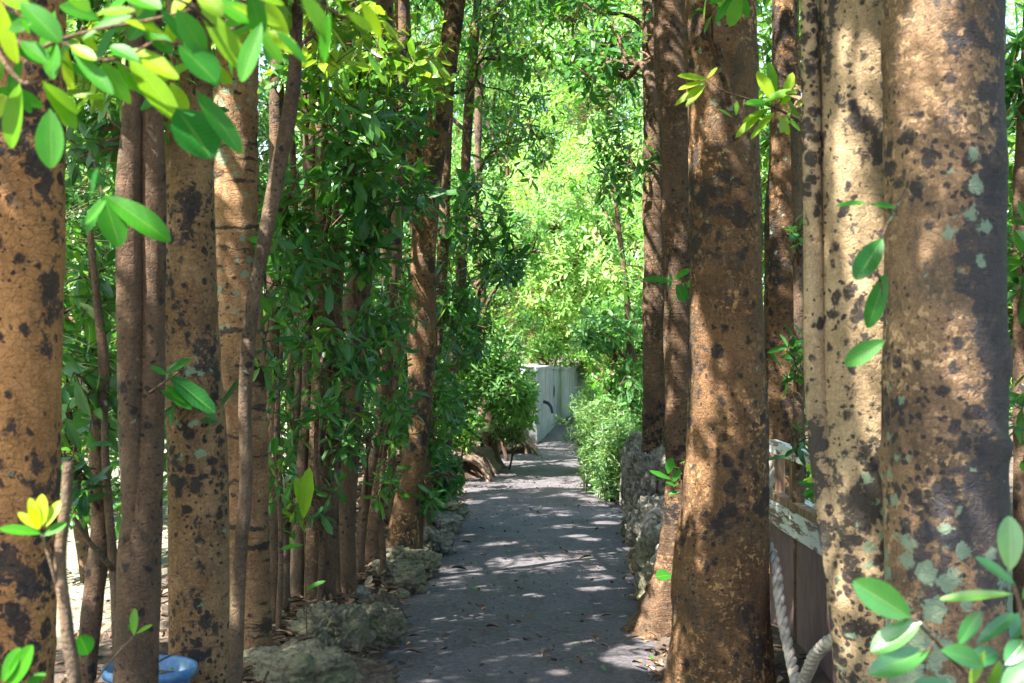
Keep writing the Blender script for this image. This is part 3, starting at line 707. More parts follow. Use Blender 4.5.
make_tree('tree', 'tall reddish-brown trunk leaning right and forking high above the left edging rocks', 'tree',
  [(401, 553, 15, 9.4), (407, 500, 12.5, 9.4), (414, 456, 12, 9.4), (420, 400, 12.5, 9.4), (422, 300, 14, 9.4), (425, 228, 13.5, 9.4), (430, 180, 12, 9.4), (441, 100, 11, 9.4), (453, 20, 10, 9.4), (464, -80, 9, 9.4), (480, -250, 7, 9.4)], M['b_rust'],
  extra_stems=[(M['b_mid'], [(422, 235, 11, 9.45), (410, 170, 13, 9.45), (402, 80, 14, 9.45), (396, 0, 14, 9.45), (388, -150, 11, 9.45)])],
  blobs=[(420, 70, 8.8, 46, 70, .6, 56, .13, .64, dict(K=6)), (400, 190, 8.8, 40, 40, .5, 40, .14, .05, dict(K=6)), (500, 60, 9.8, 60, 70, .8, 80, .095, .5), (-.2, 10.6, 4.7, 1.4, 1.2, .5, 260, .11, .35, W(subs=10, clear=False)),  # yellow tint of the top clump stands in for sun on it
         (.3, 9.0, 4.9, 1.2, 1.2, .5, 200, .11, .35, W(subs=10))], group=LG, seg=32, knots=[(at(424, 205, 9.25), .09, .03)])
make_tree('tree', 'narrow trunk wrapped in leaves just behind the leaning forked trunk', 'tree',
  [(423, 528, 7, 10.8), (426, 456, 6, 10.8), (432, 400, 6, 10.8), (440, 300, 6, 10.8), (447, 150, 5, 10.8), (450, -60, 5, 10.8)], M['b_drk2'],
  blobs=[(428, 500, 10.2, 22, 28, .4, 26, .11, .12), (436, 400, 10.2, 26, 60, .5, 66, .11, .12), (450, 300, 10.0, 30, 50, .5, 60, .11, .12), (452, 470, 10.6, 10, 18, .2, 6, .1, .12), (-1.7, 11.3, 4.7, 1.5, 1.3, .7, 617, .14, .35, W(subs=10))], group=LG, seg=14, amp=.15)
make_tree('tree', 'slim trunk with dark hanging foliage at the narrowing of the path, left side', 'tree',
  [(442, 510, 8, 11.8), (445, 456, 7, 11.8), (451, 380, 6.5, 11.8), (458, 320, 6, 11.8), (464, 200, 5, 11.8), (468, 120, 5, 11.8), (476, 20, 4.5, 11.8), (484, -80, 4, 11.8)], M['b_drk2'],
  blobs=[(468, 215, 10.8, 46, 46, .7, 84, .12, .16), (500, 262, 10.8, 30, 30, .6, 40, .12, .12), (470, 330, 11.2, 36, 40, .6, 90, .105, .12), (455, 405, 11.2, 22, 36, .5, 50, .1, .25), (520, 140, 11.6, 50, 50, .8, 60, .10, .4),
         (.2, 12.4, 4.7, 1.3, 1.2, .7, 170, .11, .35, W(clear=False)), (-1.2, 13.6, 4.4, 1.3, 1.2, .8, 200, .11, .35, W())], group=LG, seg=14)
make_tree('tree', 'stout short trunk on the root-covered bank where the path bends', 'tree',
  [(489, 448, 9, 16.6), (488, 420, 8, 16.6), (486, 380, 8, 16.6), (483, 330, 6, 16.6), (480, 260, 5, 16.6), (478, 150, 4, 16.6), (482, 20, 4, 16.6)], M['b_dark'],
  blobs=[(505, 385, 15.6, 34, 34, .7, 260, .105, .30, dict(subs=10)), (475, 350, 15.6, 34, 45, .7, 230, .105, .26, dict(subs=10)), (515, 330, 16.2, 30, 36, .7, 170, .10, .40), (468, 415, 15.4, 16, 30, .5, 80, .11, .35), (500, 230, 16, 50, 60, .9, 150, .10, .30),
         (528, 404, 15.9, 12, 26, .4, 60, .1, .3), (535, 250, 15.5, 34, 40, .9, 60, .11, .3), (-1.0, 19.6, 3.2, .9, .9, .6, 260, .14, .35, W())], seg=16, amp=.2, flare=1.2, leaf='leaf_far')  # last clump added to shade the near end of the concrete wall
make_tree('tree', 'distant bare pale trunk standing behind the concrete wall', 'tree',
  [(533, 400, 5.5, 25.5), (533, 368, 5.2, 25.5), (533, 340, 5.2, 25.5), (532, 250, 4.5, 25.5), (530, 120, 4, 25.5)], M['b_pale'],
  blobs=[(500, 250, 24, 50, 50, 1.4, 330, .12, .45), (560, 190, 25, 60, 60, 1.6, 400, .12, .55)], seg=14, leaf='leaf_far', tpl='far')

for lb, pts, bl in [
  ('thin leafy stem squeezed between the dark narrow trunk and the pale sapling', [(278, 640, 3, 6.5), (281, 540, 2.6, 6.5), (276, 440, 2.2, 6.5), (282, 340, 2, 6.5)], [(278, 470, 6.4, 20, 50, .2, 13, .11, .2), (284, 380, 6.4, 26, 40, .25, 14, .11, .15)]),
  ('thin dark stem with low leaves in front of the twin brown trunks', [(318, 625, 3, 6.9), (322, 540, 3, 6.9), (316, 450, 2.4, 6.9), (324, 340, 2, 6.9)], [(318, 500, 6.8, 20, 40, .2, 9, .11, .2), (322, 400, 6.8, 26, 46, .25, 20, .115, .14)]),
  ('leafy stem rising between the broad leaning trunk and the twin brown trunks', [(338, 600, 3, 7.5), (336, 500, 3, 7.5), (343, 400, 2.4, 7.5), (340, 300, 2, 7.5)], [(344, 440, 7.3, 24, 46, .25, 20, .115, .16), (352, 360, 7.2, 28, 36, .3, 20, .115, .1)]),
  ('slim stem with drooping leaves before the blackish knobbly stem', [(384, 575, 3.4, 8.3), (381, 500, 3, 8.3), (388, 420, 2.6, 8.3), (392, 330, 2, 8.3)], [(385, 480, 8.1, 20, 30, .25, 13, .11, .2), (394, 390, 8.0, 28, 40, .3, 26, .12, .12), (390, 320, 7.9, 24, 30, .3, 16, .12, .12)]),
  ('low leafy stem at the right foot of the leaning forked trunk', [(420, 540, 3, 9.6), (424, 480, 2.6, 9.6), (430, 420, 2, 9.6)], [(428, 490, 9.5, 18, 28, .2, 14, .11, .2), (434, 430, 9.5, 20, 36, .25, 20, .115, .2)]),
  ('thin crooked stem left of the slim wavy stem, sprouting small leaves', [(262, 655, 2.6, 6.2), (258, 560, 2.4, 6.2), (263, 450, 2, 6.2), (258, 380, 2, 6.2)], [(268, 330, 6.0, 16, 50, .2, 9, .11, .2), (268, 250, 6.0, 18, 40, .2, 12, .11, .25)]),
  ('bare dark stem leaning between the banded trunk and the twin brown trunks', [(304, 618, 4, 7.6), (297, 520, 4, 7.6), (290, 400, 3.6, 7.6), (296, 250, 3, 7.6), (290, 100, 3, 7.6)], [(300, 300, 7.2, 26, 40, .3, 18, .12, .15)]),
  ('tall thin dark stem just left of the leaning forked trunk', [(393, 556, 4, 9.9), (392, 450, 4, 9.9), (399, 300, 3.6, 9.9), (396, 150, 3.4, 9.9), (400, 0, 3, 9.9)], [(404, 260, 9.4, 24, 36, .3, 24, .12, .12)])]:
    make_tree('sapling', lb, 'sapling', pts, M['b_dark'], blobs=[b_ + (dict(K=6, clear=False),) for b_ in [(*q[:6], int(q[6] * .55), q[7], q[8] + .08) for q in bl]], seg=10, flare=.1, group='thin stems among the left row of trunks')

# ------------------------------------------------------------------ trees: the right row, near to far
make_tree('tree', 'huge charcoal trunk with tan flecks and green lichen at the right of the view', 'tree',
  [(952, 909, 66, 3.7), (949, 683, 61, 3.7), (946, 456, 60, 3.7), (944, 228, 58, 3.7), (942, 0, 58.5, 3.7), (940, -200, 55, 3.7), (935, -600, 45, 3.7), (930, -1000, 34, 3.7)], M['b_char'],
  blobs=[(-.7, 2.3, 5.3, .9, 1.0, .3, 390, .15, .35, W(subs=10)), (-1.0, 2.6, 5.7, .7, .7, .2, 260, .15, .35, W(subs=8)), (.2, 1.6, 5.3, .9, 1.0, .3, 240, .15, .35, W(subs=10)), (1.5, 2.4, 4.5, 1.5, 1.4, .6, 230, .12, .35, W(subs=12)), (.7, 4.2, 4.6, 1.2, 1.3, .5, 210, .12, .35, W(subs=12))], group=RG, seg=72, step=.025, amp=.05, rings=.012,  # leading clumps added overhead, unseen, to keep stray sun off the right trunks
  knots=[(at(925, 162, 3.55), .05, .012), (at(950, 12, 3.55), .05, .015), (at(955, 325, 3.54), .04, .008)])
make_tree('tree', 'grey-tan trunk with round black spots and a slim fused stem, left of the charcoal trunk', 'tree',
  [(880, 866, 50, 4.05), (876, 683, 39, 4.05), (866, 560, 40, 4.05), (862, 456, 41, 4.05), (860, 228, 40.5, 4.05), (857, 0, 39, 4.05), (852, -200, 37, 4.05), (845, -600, 28, 4.05)], M['b_grey'],
  extra_stems=[(M['b_grey'], [(838, 600, 9, 4.03), (826, 500, 12, 4.03), (817, 400, 11.5, 4.03), (813, 228, 9.5, 4.03), (809, 0, 9, 4.03), (804, -200, 8, 4.03), (798, -500, 6, 4.03)])],
  blobs=[(1.2, 5.4, 4.5, 1.3, 1.1, .6, 200, .12, .35, W(subs=10)), (790, 95, 4.6, 26, 30, .2, 5, .10, .8, dict(clear=False, K=6))], group=RG, seg=60, step=.025, amp=.045, rings=.012, knots=[(at(862, 322, 3.92), .03, .007)])
make_tree('tree', 'massive rusty brown trunk flaring onto the path edge, centre right', 'tree',
  [(722, 697, 50, 5.9), (722, 640, 50, 5.9), (722, 590, 49, 5.9), (724, 520, 44, 5.9), (727, 456, 39, 5.9), (727, 340, 37, 5.9), (726, 228, 36.5, 5.9), (723, 100, 36, 5.9), (721, 0, 37.5, 5.9), (719, -200, 35, 5.9), (715, -600, 24, 5.9)], M['b_rust'],
  blobs=[(.3, 6.4, 4.7, 1.4, 1.2, .6, 230, .12, .35, W(subs=12)), (1.9, 6.9, 4.3, 1.2, 1.0, .7, 170, .12, .4, W(subs=10)), (705, 5, 5.3, 14, 10, .1, 2, .1, .5, dict(clear=False, K=6))], group=RG, seg=64, step=.025, amp=.08, rings=.02,
  flare=.2, knots=[(at(712, 38, 5.75), .07, .02), (at(735, 50, 5.75), .05, .012)])
make_tree('tree', 'ringed dark trunk with a wide foot, half hidden behind the rusty trunk', 'tree',
  [(662, 640, 25, 7.25), (669, 590, 19, 7.25), (676, 540, 16, 7.25), (679, 456, 14.5, 7.25), (678, 300, 14.5, 7.25), (676, 150, 14.5, 7.25), (668, 0, 18, 7.25), (660, -150, 16, 7.25), (650, -400, 12, 7.25)], M['b_drk2'],
  blobs=[(.9, 8.2, 4.6, 1.1, 1.1, .6, 170, .12, .35, W()), (.9, 9.6, 4.5, 1.0, 1.1, .6, 150, .11, .35, W()), (605, 60, 8.6, 46, 50, .6, 46, .11, .35), (685, 288, 7.0, 12, 14, .1, 2, .12, .12, dict(clear=False, K=4, rise=0)), (682, 480, 7.0, 8, 20, .1, 2, .1, .3, dict(clear=False, K=4, rise=0))],
  group=RG, seg=40, step=.025, amp=.12, rings=.10, flare=.5)
make_tree('tree', 'slender brown trunk rising behind the tall coral rock, right side', 'tree',
  [(654, 538, 12, 11), (654, 400, 11.5, 11), (654, 228, 11, 11), (653, 60, 10, 11), (650, -100, 9, 11), (646, -250, 7, 11)], M['b_drk2'],
  blobs=[(620, 160, 11, 36, 50, .7, 60, .11, .4), (590, 40, 11, 60, 50, .8, 90, .105, .4), (540, -20, 11.5, 80, 50, .8, 120, .105, .4), (1.3, 11.2, 4.5, 1.2, 1.2, .7, 170, .11, .35, W())], group=RG, seg=24, step=.03, rings=.06)
make_tree('tree', 'dark spotted trunk seen between the rusty trunk and the grey-tan trunk', 'tree',
  [(783, 617, 25, 7.6), (782, 456, 22, 7.6), (784, 300, 21, 7.6), (785, 228, 20, 7.6), (785, 100, 15, 7.6), (785, 30, 13, 7.6), (784, -150, 12, 7.6)], M['b_rust'],
  blobs=[(800, 40, 8.2, 50, 50, .6, 50, .11, .55), (2.2, 8.8, 4.2, 1.2, 1.2, .7, 170, .12, .4, W())], group=RG, seg=32)
make_tree('sapling', 'thin upright sapling with glossy leaves above the wooden rail', 'sapling',
  [(800, 680, 6, 6.6), (799, 560, 6, 6.6), (798, 445, 6, 6.6), (800, 340, 6, 6.6), (797, 228, 5, 6.6), (794, 120, 4, 6.6)], M['b_stem'],
  blobs=[(795, 360, 6.4, 18, 30, .2, 7, .12, .12, dict(clear=False, K=5)), (795, 435, 6.3, 20, 16, .2, 5, .12, .15, dict(clear=False, K=5)), (797, 230, 6.4, 14, 30, .2, 4, .1, .4, dict(clear=False, K=5))], seg=12, tpl='mid')
make_tree('tree', 'dark trunk cut off by the right edge of the view, with big leaves around it', 'tree',
  [(1032, 723, 18, 5.5), (1030, 500, 16, 5.5), (1028, 300, 15, 5.5), (1029, 170, 15, 5.5), (1034, 60, 13, 5.5), (1040, -200, 10, 5.5)], M['b_dark'],
  blobs=[(1015, 60, 5.3, 16, 60, .3, 12, .14, .15, dict(clear=False)), (1030, 250, 5.0, 22, 60, .3, 8, .13, .35), (1040, 400, 5.0, 26, 60, .4, 8, .13, .4), (2.6, 5.6, 3.6, .7, .9, .6, 80, .12, .4, W())], group=RG, seg=24)
make_tree('sapling', 'thin dark sapling with a knobbly foot and drooping bluish leaves, far right of the path', 'sapling',
  [(640, 455, 6, 14.4), (637, 410, 5, 14.4), (631, 375, 7, 14.4), (630, 345, 4, 14.4), (627, 300, 3, 14.4), (620, 240, 2.6, 14.4), (612, 170, 2, 14.4)], M['b_dark'],
  blobs=[(600, 330, 14, 46, 26, .5, 60, .13, .06, dict(clear=False, up=-.3)), (610, 270, 14.2, 30, 26, .5, 40, .11, .7, dict(clear=False)), (630, 395, 13.8, 18, 40, .4, 50, .13, .12, dict(clear=False, up=-.3)), (585, 195, 14.8, 50, 40, .7, 60, .11, .5, dict(clear=False))], seg=10, leaf='leaf_far', amp=.2)
# ------------------------------------------------------------------ bushes and trees beyond the rows
def bush(name, label, cat, c, rr, nc, size, tint, leaf='leaf_far', tpl='lo', stems=3, K=7, group=None, tvar=.14, clear=True, up=.35, wid=.19, seed=0, trunk_r=.05, foot=None):
    c = np.array(c, float); rr = np.array(rr, float); bx = c[0] if foot is None else foot
    base = np.array([bx, c[1], float(ground_z(np.array([c[0]]), np.array([c[1]]))[0]) - .03 if abs(c[0]) < 6 and c[1] < 30 else 0.0])
    root = tag(empty(name, base), label, cat, group); mb_nodes = []
    top = c[2] + rr[2] * .3
    P0 = np.array([base + [0, 0, 0], [(c[0] + bx) / 2 + RNG.normal(0, .08), c[1], base[2] + (top - base[2]) * .5], [c[0] + RNG.normal(0, .15), c[1], top]])
    mb = MB(); V, Q, Pn = tube(P0, [trunk_r, trunk_r * .75, trunk_r * .3], 10, .1, bark_disp(.15, 4)); mb.add(V, Q)
    mb.build('trunk' if cat == 'tree' else 'stem', M['b_dark'], root, base); mb_nodes.append(Pn[len(Pn) // 3:])
    for i in range(stems * 4):
        u = unit(RNG.normal(0, 1, 3)); q = c + u * rr * RNG.uniform(.6, .95); q[2] = max(q[2], .15)
        s = Pn[RNG.integers(len(Pn) // 4, len(Pn))]; lp, lr = limb(s, q, trunk_r * .35, .004, sag=.06)
        mb = MB(); V, Q, Ps = tube(lp, lr, 5, .12); mb.add(V, Q); mb_nodes.append(Ps)
        mb.build('branch', M['twig'], root, base)
    nodes = np.concatenate(mb_nodes); LV = Leaves(); tw = []
    m = int(nc * 2.6); u = unit(RNG.normal(0, 1, (m, 3))) * RNG.uniform(0, 1, (m, 1)) ** (1 / 2.6)
    C = c + u * rr; C = C[noise3(C * 2.4 / max(.6, rr.max() * .6) + seed) > -.3]
    if clear: C = C[clear_mask(C)]
    C = C[C[:, 2] > .08][:nc]
    if len(C) < nc * .5: print('THIN', label, len(C), nc)
    d2 = np.stack([((C - nn) ** 2).sum(-1) for nn in nodes], 1); S = nodes[d2.argmin(1)]
    A = unit(C - S) + np.array([0, 0, up]) + RNG.normal(0, .3, C.shape)
    twigs(tw, S, C, .004, .002)
    cluster_leaves(LV, C, A, K, size, wid, tint, tvar); LV.build('crown' if cat == 'tree' else 'foliage', tpl, M[leaf], root, base, tw=tw)
    return root
def pb(px, py, Y): return at(px, py, Y)
# seen straight down the path
bush('tree', 'sunlit broadleaf tree arching over the far end of the path, right of its centre', 'tree', pb(590, 235, 19), (1.3, 1.4, 1.5), 1500, .11, .6, trunk_r=.06, foot=1.9)
bush('tree', 'yellow-green sunlit tree filling the end of the path above the concrete wall', 'tree', pb(560, 280, 29), (2.0, 1.6, 1.6), 2300, .12, .68, tpl='far', trunk_r=.1, foot=3.4)
bush('tree', 'tall bright tree high behind the leaning forked trunk', 'tree', pb(490, 150, 30), (2.4, 1.5, 3.0), 2900, .13, .52, tpl='far', trunk_r=.1, foot=-1.6)
bush('tree', 'tall green tree high in the gap beside the slender brown trunk', 'tree', pb(610, 120, 23), (1.6, 1.5, 2.3), 2300, .12, .5, tpl='far', trunk_r=.1, foot=2.3)
bush('tree', 'leafy crown at the very top centre of the tunnel of trees', 'tree', pb(550, 10, 29), (3.4, 1.8, 2.2), 2600, .13, .45, tpl='far', trunk_r=.1, foot=-.9)
bush('tree', 'dense tree closing the view left of the path end', 'tree', pb(450, 280, 29), (2.3, 1.5, 2.6), 2300, .13, .42, tpl='far', trunk_r=.1)
bush('bush', 'mid green bush directly above the end of the concrete wall', 'bush', pb(590, 330, 31), (1.5, 1.2, 1.2), 1200, .12, .5, tpl='far')
bush('bush', 'bright bush low at the end of the path, right of the wall', 'bush', pb(605, 385, 26), (.9, .8, .9), 1000, .11, .6, tpl='far')
bush('bush', 'bright green bush peeping over the low wall return', 'bush', pb(545, 350, 24.5), (.35, .35, .35), 180, .11, .6, tpl='far')
bush('bush', 'dark green leafy bush beside the slender brown trunk, behind the feathery shrub', 'bush', pb(628, 350, 16), (.55, .8, .9), 420, .12, .22)
# feathery pale shrub
def feather(label, px, py, Y, w, h, n, seed):
    c = at(px, py, Y); gz = float(ground_z(np.array([c[0]]), np.array([c[1]]))[0]); base = np.array([c[0], Y, gz - .02])
    root = tag(empty('feathery_shrub', base), label, 'shrub', 'pale feathery shrubs right of the path'); LV = Leaves(); H = c[2] + h - gz
    mb = MB(); pos = []; dr = []; nn = []
    for i in range(n):
        a = RNG.uniform(0, 6.28); r_ = abs(RNG.normal(0, .55)); p0 = base + [RNG.normal(0, w * .35), RNG.normal(0, .25), 0]
        tip = p0 + [math.cos(a) * w * r_, math.sin(a) * .4 * r_, H * RNG.uniform(.45, 1.0)]
        lp = np.array([p0, p0 * .35 + tip * .65 + [0, 0, .12 * H], tip]); V, Q, Ps = tube(lp, [.005, .004, .0015], 4, .05); mb.add(V, Q)
        for p in Ps[2:]:
            for k in range(4):
                d = unit(RNG.normal(0, 1, 3) * [1, 1, .5] + [0, 0, .3]); pos.append(p); dr.append(d)
                for s in (.03, .06):
                    pos.append(p + d * s); dr.append(unit(d + RNG.normal(0, .7, 3)))
    mb.build('stalks', M['b_stem'], root, base)
    pos = np.array(pos); dr = np.array(dr); n_ = len(pos)
    LV.add(pos, dr, np.array([0, 0, 1.]) + RNG.normal(0, .4, (n_, 3)), RNG.uniform(.04, .09, n_), .13, np.clip(.5 + RNG.normal(0, .25, n_), 0, 1), .2, .3)
    LV.build('foliage', 'far', M['fern'], root, base)
feather('pale feathery shrub leaning over the right path edge, nearest the coral rocks', 612, 455, 13.6, .26, .40, 120, 1)
feather('pale feathery shrub overhanging the right path edge, middle one of three', 605, 430, 15.8, .32, .38, 130, 2)
feather('pale feathery shrub at the narrow far end of the path, farthest of three', 604, 412, 19.5, .36, .36, 130, 3)
# shrubs on the roots bank, left
bush('shrub', 'low silvery-green shrub hanging over the root-covered bank', 'shrub', pb(508, 428, 16.3), (.28, .3, .22), 120, .07, .5, leaf='fern', stems=1, trunk_r=.015, clear=False)
bush('shrub', 'glossy shrub spilling toward the concrete wall', 'shrub', pb(508, 398, 17.6), (.33, .5, .44), 340, .11, .36, stems=2, trunk_r=.03, clear=False)
bush('shrub', 'dark leaved undergrowth shrub at the foot of the narrow wrapped trunk', 'shrub', pb(435, 480, 11.2), (.20, .4, .34), 80, .11, .12, leaf='leaf', stems=1, trunk_r=.012, clear=False)
bush('shrub', 'yellow-tipped little shrub on the bank before the stout short trunk', 'shrub', pb(460, 425, 13.8), (.24, .4, .22), 60, .10, .5, leaf='leaf', stems=1, trunk_r=.012, clear=False)
# beyond the left row
bush('bush', 'sunlit leafy bush behind the dark double-stemmed trunk', 'bush', (-2.6, 8.6, 1.5), (.9, .7, 1.25), 330, .13, .42, leaf='leaf')
bush('bush', 'leafy bush glimpsed between the banded trunk and the dark narrow trunk', 'bush', (-1.9, 10.2, 1.7), (.9, .7, 1.6), 420, .12, .35, leaf='leaf')
bush('bush', 'green bush behind the third trunk from the left', 'bush', (-3.6, 11.5, 1.6), (1.3, .8, 1.5), 520, .13, .35, leaf='leaf')
bush('tree', 'tree with a dark trunk and mid green crown far behind the left row', 'tree', (-3.3, 14.0, 2.6), (1.9, 1.2, 2.2), 1300, .13, .30, leaf='leaf', trunk_r=.12)
bush('tree', 'broad sunlit tree behind the thick pale trunk at the left edge', 'tree', (-5.2, 12.5, 2.6), (1.9, 1.3, 2.3), 1300, .13, .40, leaf='leaf', trunk_r=.12)
bush('tree', 'green tree behind the twin brown trunks', 'tree', (-2.4, 17.5, 2.6), (1.5, 1.2, 2.5), 1500, .13, .36, trunk_r=.1)
bush('bush', 'shaded bush between the broad leaning trunk and the leaning forked trunk', 'bush', (-1.45, 12.6, 1.3), (.5, .7, 1.2), 330, .11, .2, leaf='leaf')
bush('bush', 'shaded green bush behind the narrow wrapped trunk', 'bush', (-1.2, 15.5, 1.6), (.6, .9, 1.6), 600, .11, .25)
# beyond the right row
bush('tree', 'bright yellow-green tree showing through right of the rusty trunk', 'tree', (2.6, 11.0, 2.7), (1.0, .9, 1.5), 700, .12, .6, leaf='leaf', trunk_r=.08)
bush('bush', 'leafy bush behind the wooden barrier', 'bush', (2.5, 9.8, .9), (.9, .6, .8), 330, .12, .25, leaf='leaf')
bush('tree', 'sunlit tree behind the huge charcoal trunk at the right edge', 'tree', (4.3, 10.0, 2.2), (1.4, 1.2, 2.1), 1300, .13, .5, leaf='leaf', trunk_r=.1)
bush('tree', 'tree behind the slender brown trunk, right side', 'tree', (2.2, 16.0, 2.8), (1.0, 1.3, 2.4), 1500, .12, .42, trunk_r=.1)
# far-off wood that reads as one mass
LV = Leaves(); n = 30000
C = np.column_stack([RNG.uniform(-26, 26, n), RNG.uniform(33, 42, n), RNG.uniform(0, 13, n) ** 1.0])
C = C[noise3(C * .35) > -.12]
c2 = np.column_stack([np.sign(RNG.uniform(-1, 1, 16000)) * RNG.uniform(8.5, 13, 16000), RNG.uniform(-4, 33, 16000), RNG.uniform(0, 6.5, 16000)])
C = np.concatenate([C, c2[noise3(c2 * .5) > -.35]])
cluster_leaves(LV, C, RNG.normal(0, 1, C.shape) + [0, -.3, .6], 6, .30, .24, .42, .16)
tag(LV.build('distant_wood', 'far', M['leaf_far'], gaps=False), 'far-off mass of sunlit leaves beyond the end of the path', 'wood', kind='stuff')

# ------------------------------------------------------------------ rocks
def rockmat(name, a, b_, moss, mossc=(0.15, 0.165, 0.075), s=1.0):
    m, nt, b = mat(name); g = N(nt); P = g.obj()
    geo = g.new("ShaderNodeNewGeometry"); pt = g.ss(geo.outputs["Pointiness"], .42, .56)
    c = g.mix(g.ss(g.noise(P, 14 * s, 9, .75), .36, .62), a, b_)
    c = g.mix(g.math('MULTIPLY', g.ss(g.noise(P, 7, 8, .8), .62 - moss * .3, .74 - moss * .2), .85), c, mossc)
    c = g.mix(g.math('MULTIPLY', g.ss(g.voro(P, 42 * s), .2, .06), .6), c, (0.02, 0.017, 0.013))
    c = g.mix(g.math('MULTIPLY', g.ss(g.noise(P, 20, 5, .7), .62, .72), .7), c, (0.05, 0.035, 0.025))
    nt.links.new(c, b.inputs["Base Color"]); b.inputs["Roughness"].default_value = .95; b.inputs["Specular IOR Level"].default_value = .2
    g.bump(g.math('ADD', g.noise(P, 35 * s, 8, .8), g.math('MULTIPLY', g.voro(P, 34 * s), 1.0)), 1.0, .022, b)
    return m
M['r_moss'] = rockmat('mossy_limestone', (0.11, 0.095, 0.065), (0.30, 0.27, 0.19), .5)
M['r_coral'] = rockmat('grey_coral_rock', (0.10, 0.09, 0.075), (0.32, 0.30, 0.25), .25, (0.13, 0.15, 0.09))
M['r_earth'] = rockmat('earthy_rock', (0.08, 0.058, 0.042), (0.18, 0.135, 0.10), .3)
def ico(sub):
    import bmesh
    bm = bmesh.new(); bmesh.ops.create_icosphere(bm, subdivisions=sub, radius=1.0)
    V = np.array([v.co[:] for v in bm.verts]); Fs = [[v.index for v in f.verts] for f in bm.faces]; bm.free(); return V, Fs
ICO = {k: ico(k) for k in (3, 4, 5, 6)}
def rock(name, label, c, r, material, rough=.35, pit=.10, sub=5, seed=0., rz=0., group=None, cat='rock'):
    pit *= 1.3; V, Fs = ICO[sub]; S = np.array(r, float); ss = seed * 7.7
    D = V.copy(); base_f = 1.0 + rough * fbm(V * 1.1 + ss, 3) * .6
    cell = np.abs(noise3(V * 3.1 + ss)) ; cell2 = np.abs(noise3(V * 7.3 + ss * 2)); cell3 = np.abs(noise3(V * 15 + ss))
    f = base_f - pit * (1.0 - np.clip(cell * 3, 0, 1)) * 1.0 - pit * .7 * (1 - np.clip(cell2 * 3, 0, 1)) - pit * .25 * (1 - np.clip(cell3 * 3, 0, 1)) + pit * .9 * fbm(V * 2.6 + ss, 3)
    D = V * f[:, None]; D = np.sign(D) * np.abs(D) ** .85 * S
    ca, sa = math.cos(rz), math.sin(rz); D = D @ np.array([[ca, -sa, 0], [sa, ca, 0], [0, 0, 1]]).T
    me = faces_mesh(name, D, Fs, [material], True)
    return tag(link(name, me, None, c), label, cat, group)
def gxy(px, py, h=0.0):       # point on height h seen at this column and row
    Y = (EYE - h) * F / (py - CY); return np.array([(px - CX) / F * Y, Y, h])
LR = 'rocks edging the left side of the path'
rk = [  # px, py(foot), size, material, label
 (296, 705, (.23, .30, .18), 'r_moss', 'smooth sloping mossy boulder nearest the camera on the left', .35, .09),
 (352, 700, (.17, .22, .11), 'r_earth', 'low brown earth-covered rock between the nearest boulder and the path', .3, .08),
 (328, 656, (.17, .19, .18), 'r_moss', 'deeply pitted pale mossy rock behind the smooth boulder', .3, .17),
 (366, 642, (.11, .16, .13), 'r_moss', 'dark green pitted rock leaning at the path edge beside the pale mossy rock', .4, .17),
 (352, 606, (.09, .10, .07), 'r_coral', 'small rock among dry leaves behind the pale pitted rock', .4, .12),
 (374, 618, (.08, .09, .08), 'r_moss', 'small round green rock left of the brown block', .3, .1),
 (388, 622, (.075, .09, .10), 'r_earth', 'small square brown block standing at the path edge', .5, .06),
 (398, 588, (.15, .18, .12), 'r_moss', 'mossy rock with a flat green face halfway along the left edge', .3, .12),
 (378, 560, (.11, .12, .06), 'r_earth', 'smooth brown root-like rock beside the broad leaning trunk', .3, .06),
 (398, 568, (.10, .10, .09), 'r_moss', 'knobbly light green rock behind the flat-faced mossy rock', .35, .16),
 (419, 573, (.11, .13, .10), 'r_moss', 'rounded greenish rock close to the path before the hollow rock', .35, .16),
 (418, 550, (.10, .12, .10), 'r_coral', 'pale pitted rock left of the hollow rock', .35, .16),
 (434, 552, (.12, .14, .12), 'r_coral', 'grey rock with a dark hollow, leaning toward the path', .4, .2),
 (440, 530, (.18, .18, .09), 'r_coral', 'flat grey rock slab past the hollow rock', .3, .1),
 (452, 518, (.13, .15, .09), 'r_moss', 'last low mossy rock before the path widens on the left', .3, .12),
 (424, 538, (.08, .1, .06), 'r_earth', 'brown stone tucked between the hollow rock and the flat slab', .3, .1),
 (405, 540, (.07, .08, .07), 'r_coral', 'pale little stone at the foot of the leaning forked trunk', .3, .1)]
for i, (px, py, s, mk, lb, ro, pt) in enumerate(rk):
    p = gxy(px, py, 0.02); p[2] = .05 + s[2] * .25; rock('rock', lb, p, s, M[mk], ro, pt, 6 if i < 5 else 5, i * 1.3 + .5, RNG.uniform(0, 3), LR)
ORD = ['nearest', 'second nearest', 'third nearest', 'fourth nearest', 'fifth nearest', 'sixth nearest', 'seventh nearest', 'eighth nearest', 'eighth farthest', 'seventh farthest', 'sixth farthest', 'fifth farthest', 'fourth farthest', 'third farthest', 'second farthest', 'farthest']
ys_ = np.sort(RNG.uniform(6.6, 13.2, 16))
for i in range(16):       # small broken stones half buried in the litter
    y = ys_[i]; l_, r_ = path_edges(y); x = l_ - RNG.uniform(.0, .22); z = float(ground_z(np.array([x]), np.array([y]))[0]); s0 = RNG.uniform(.04, .08)
    rock('stone', 'small broken stone in dry leaves along the left path edge, ' + ORD[i] + ' of sixteen', np.array([x, y, z + s0 * .3]), (s0, s0 * 1.3, s0 * .8), M[('r_moss', 'r_coral', 'r_earth')[i % 3]], .5, .10, 4, 60 + i, RNG.uniform(0, 3), 'small stones along the left path edge', 'stone')
RR = 'coral rocks piled at the right path edge'
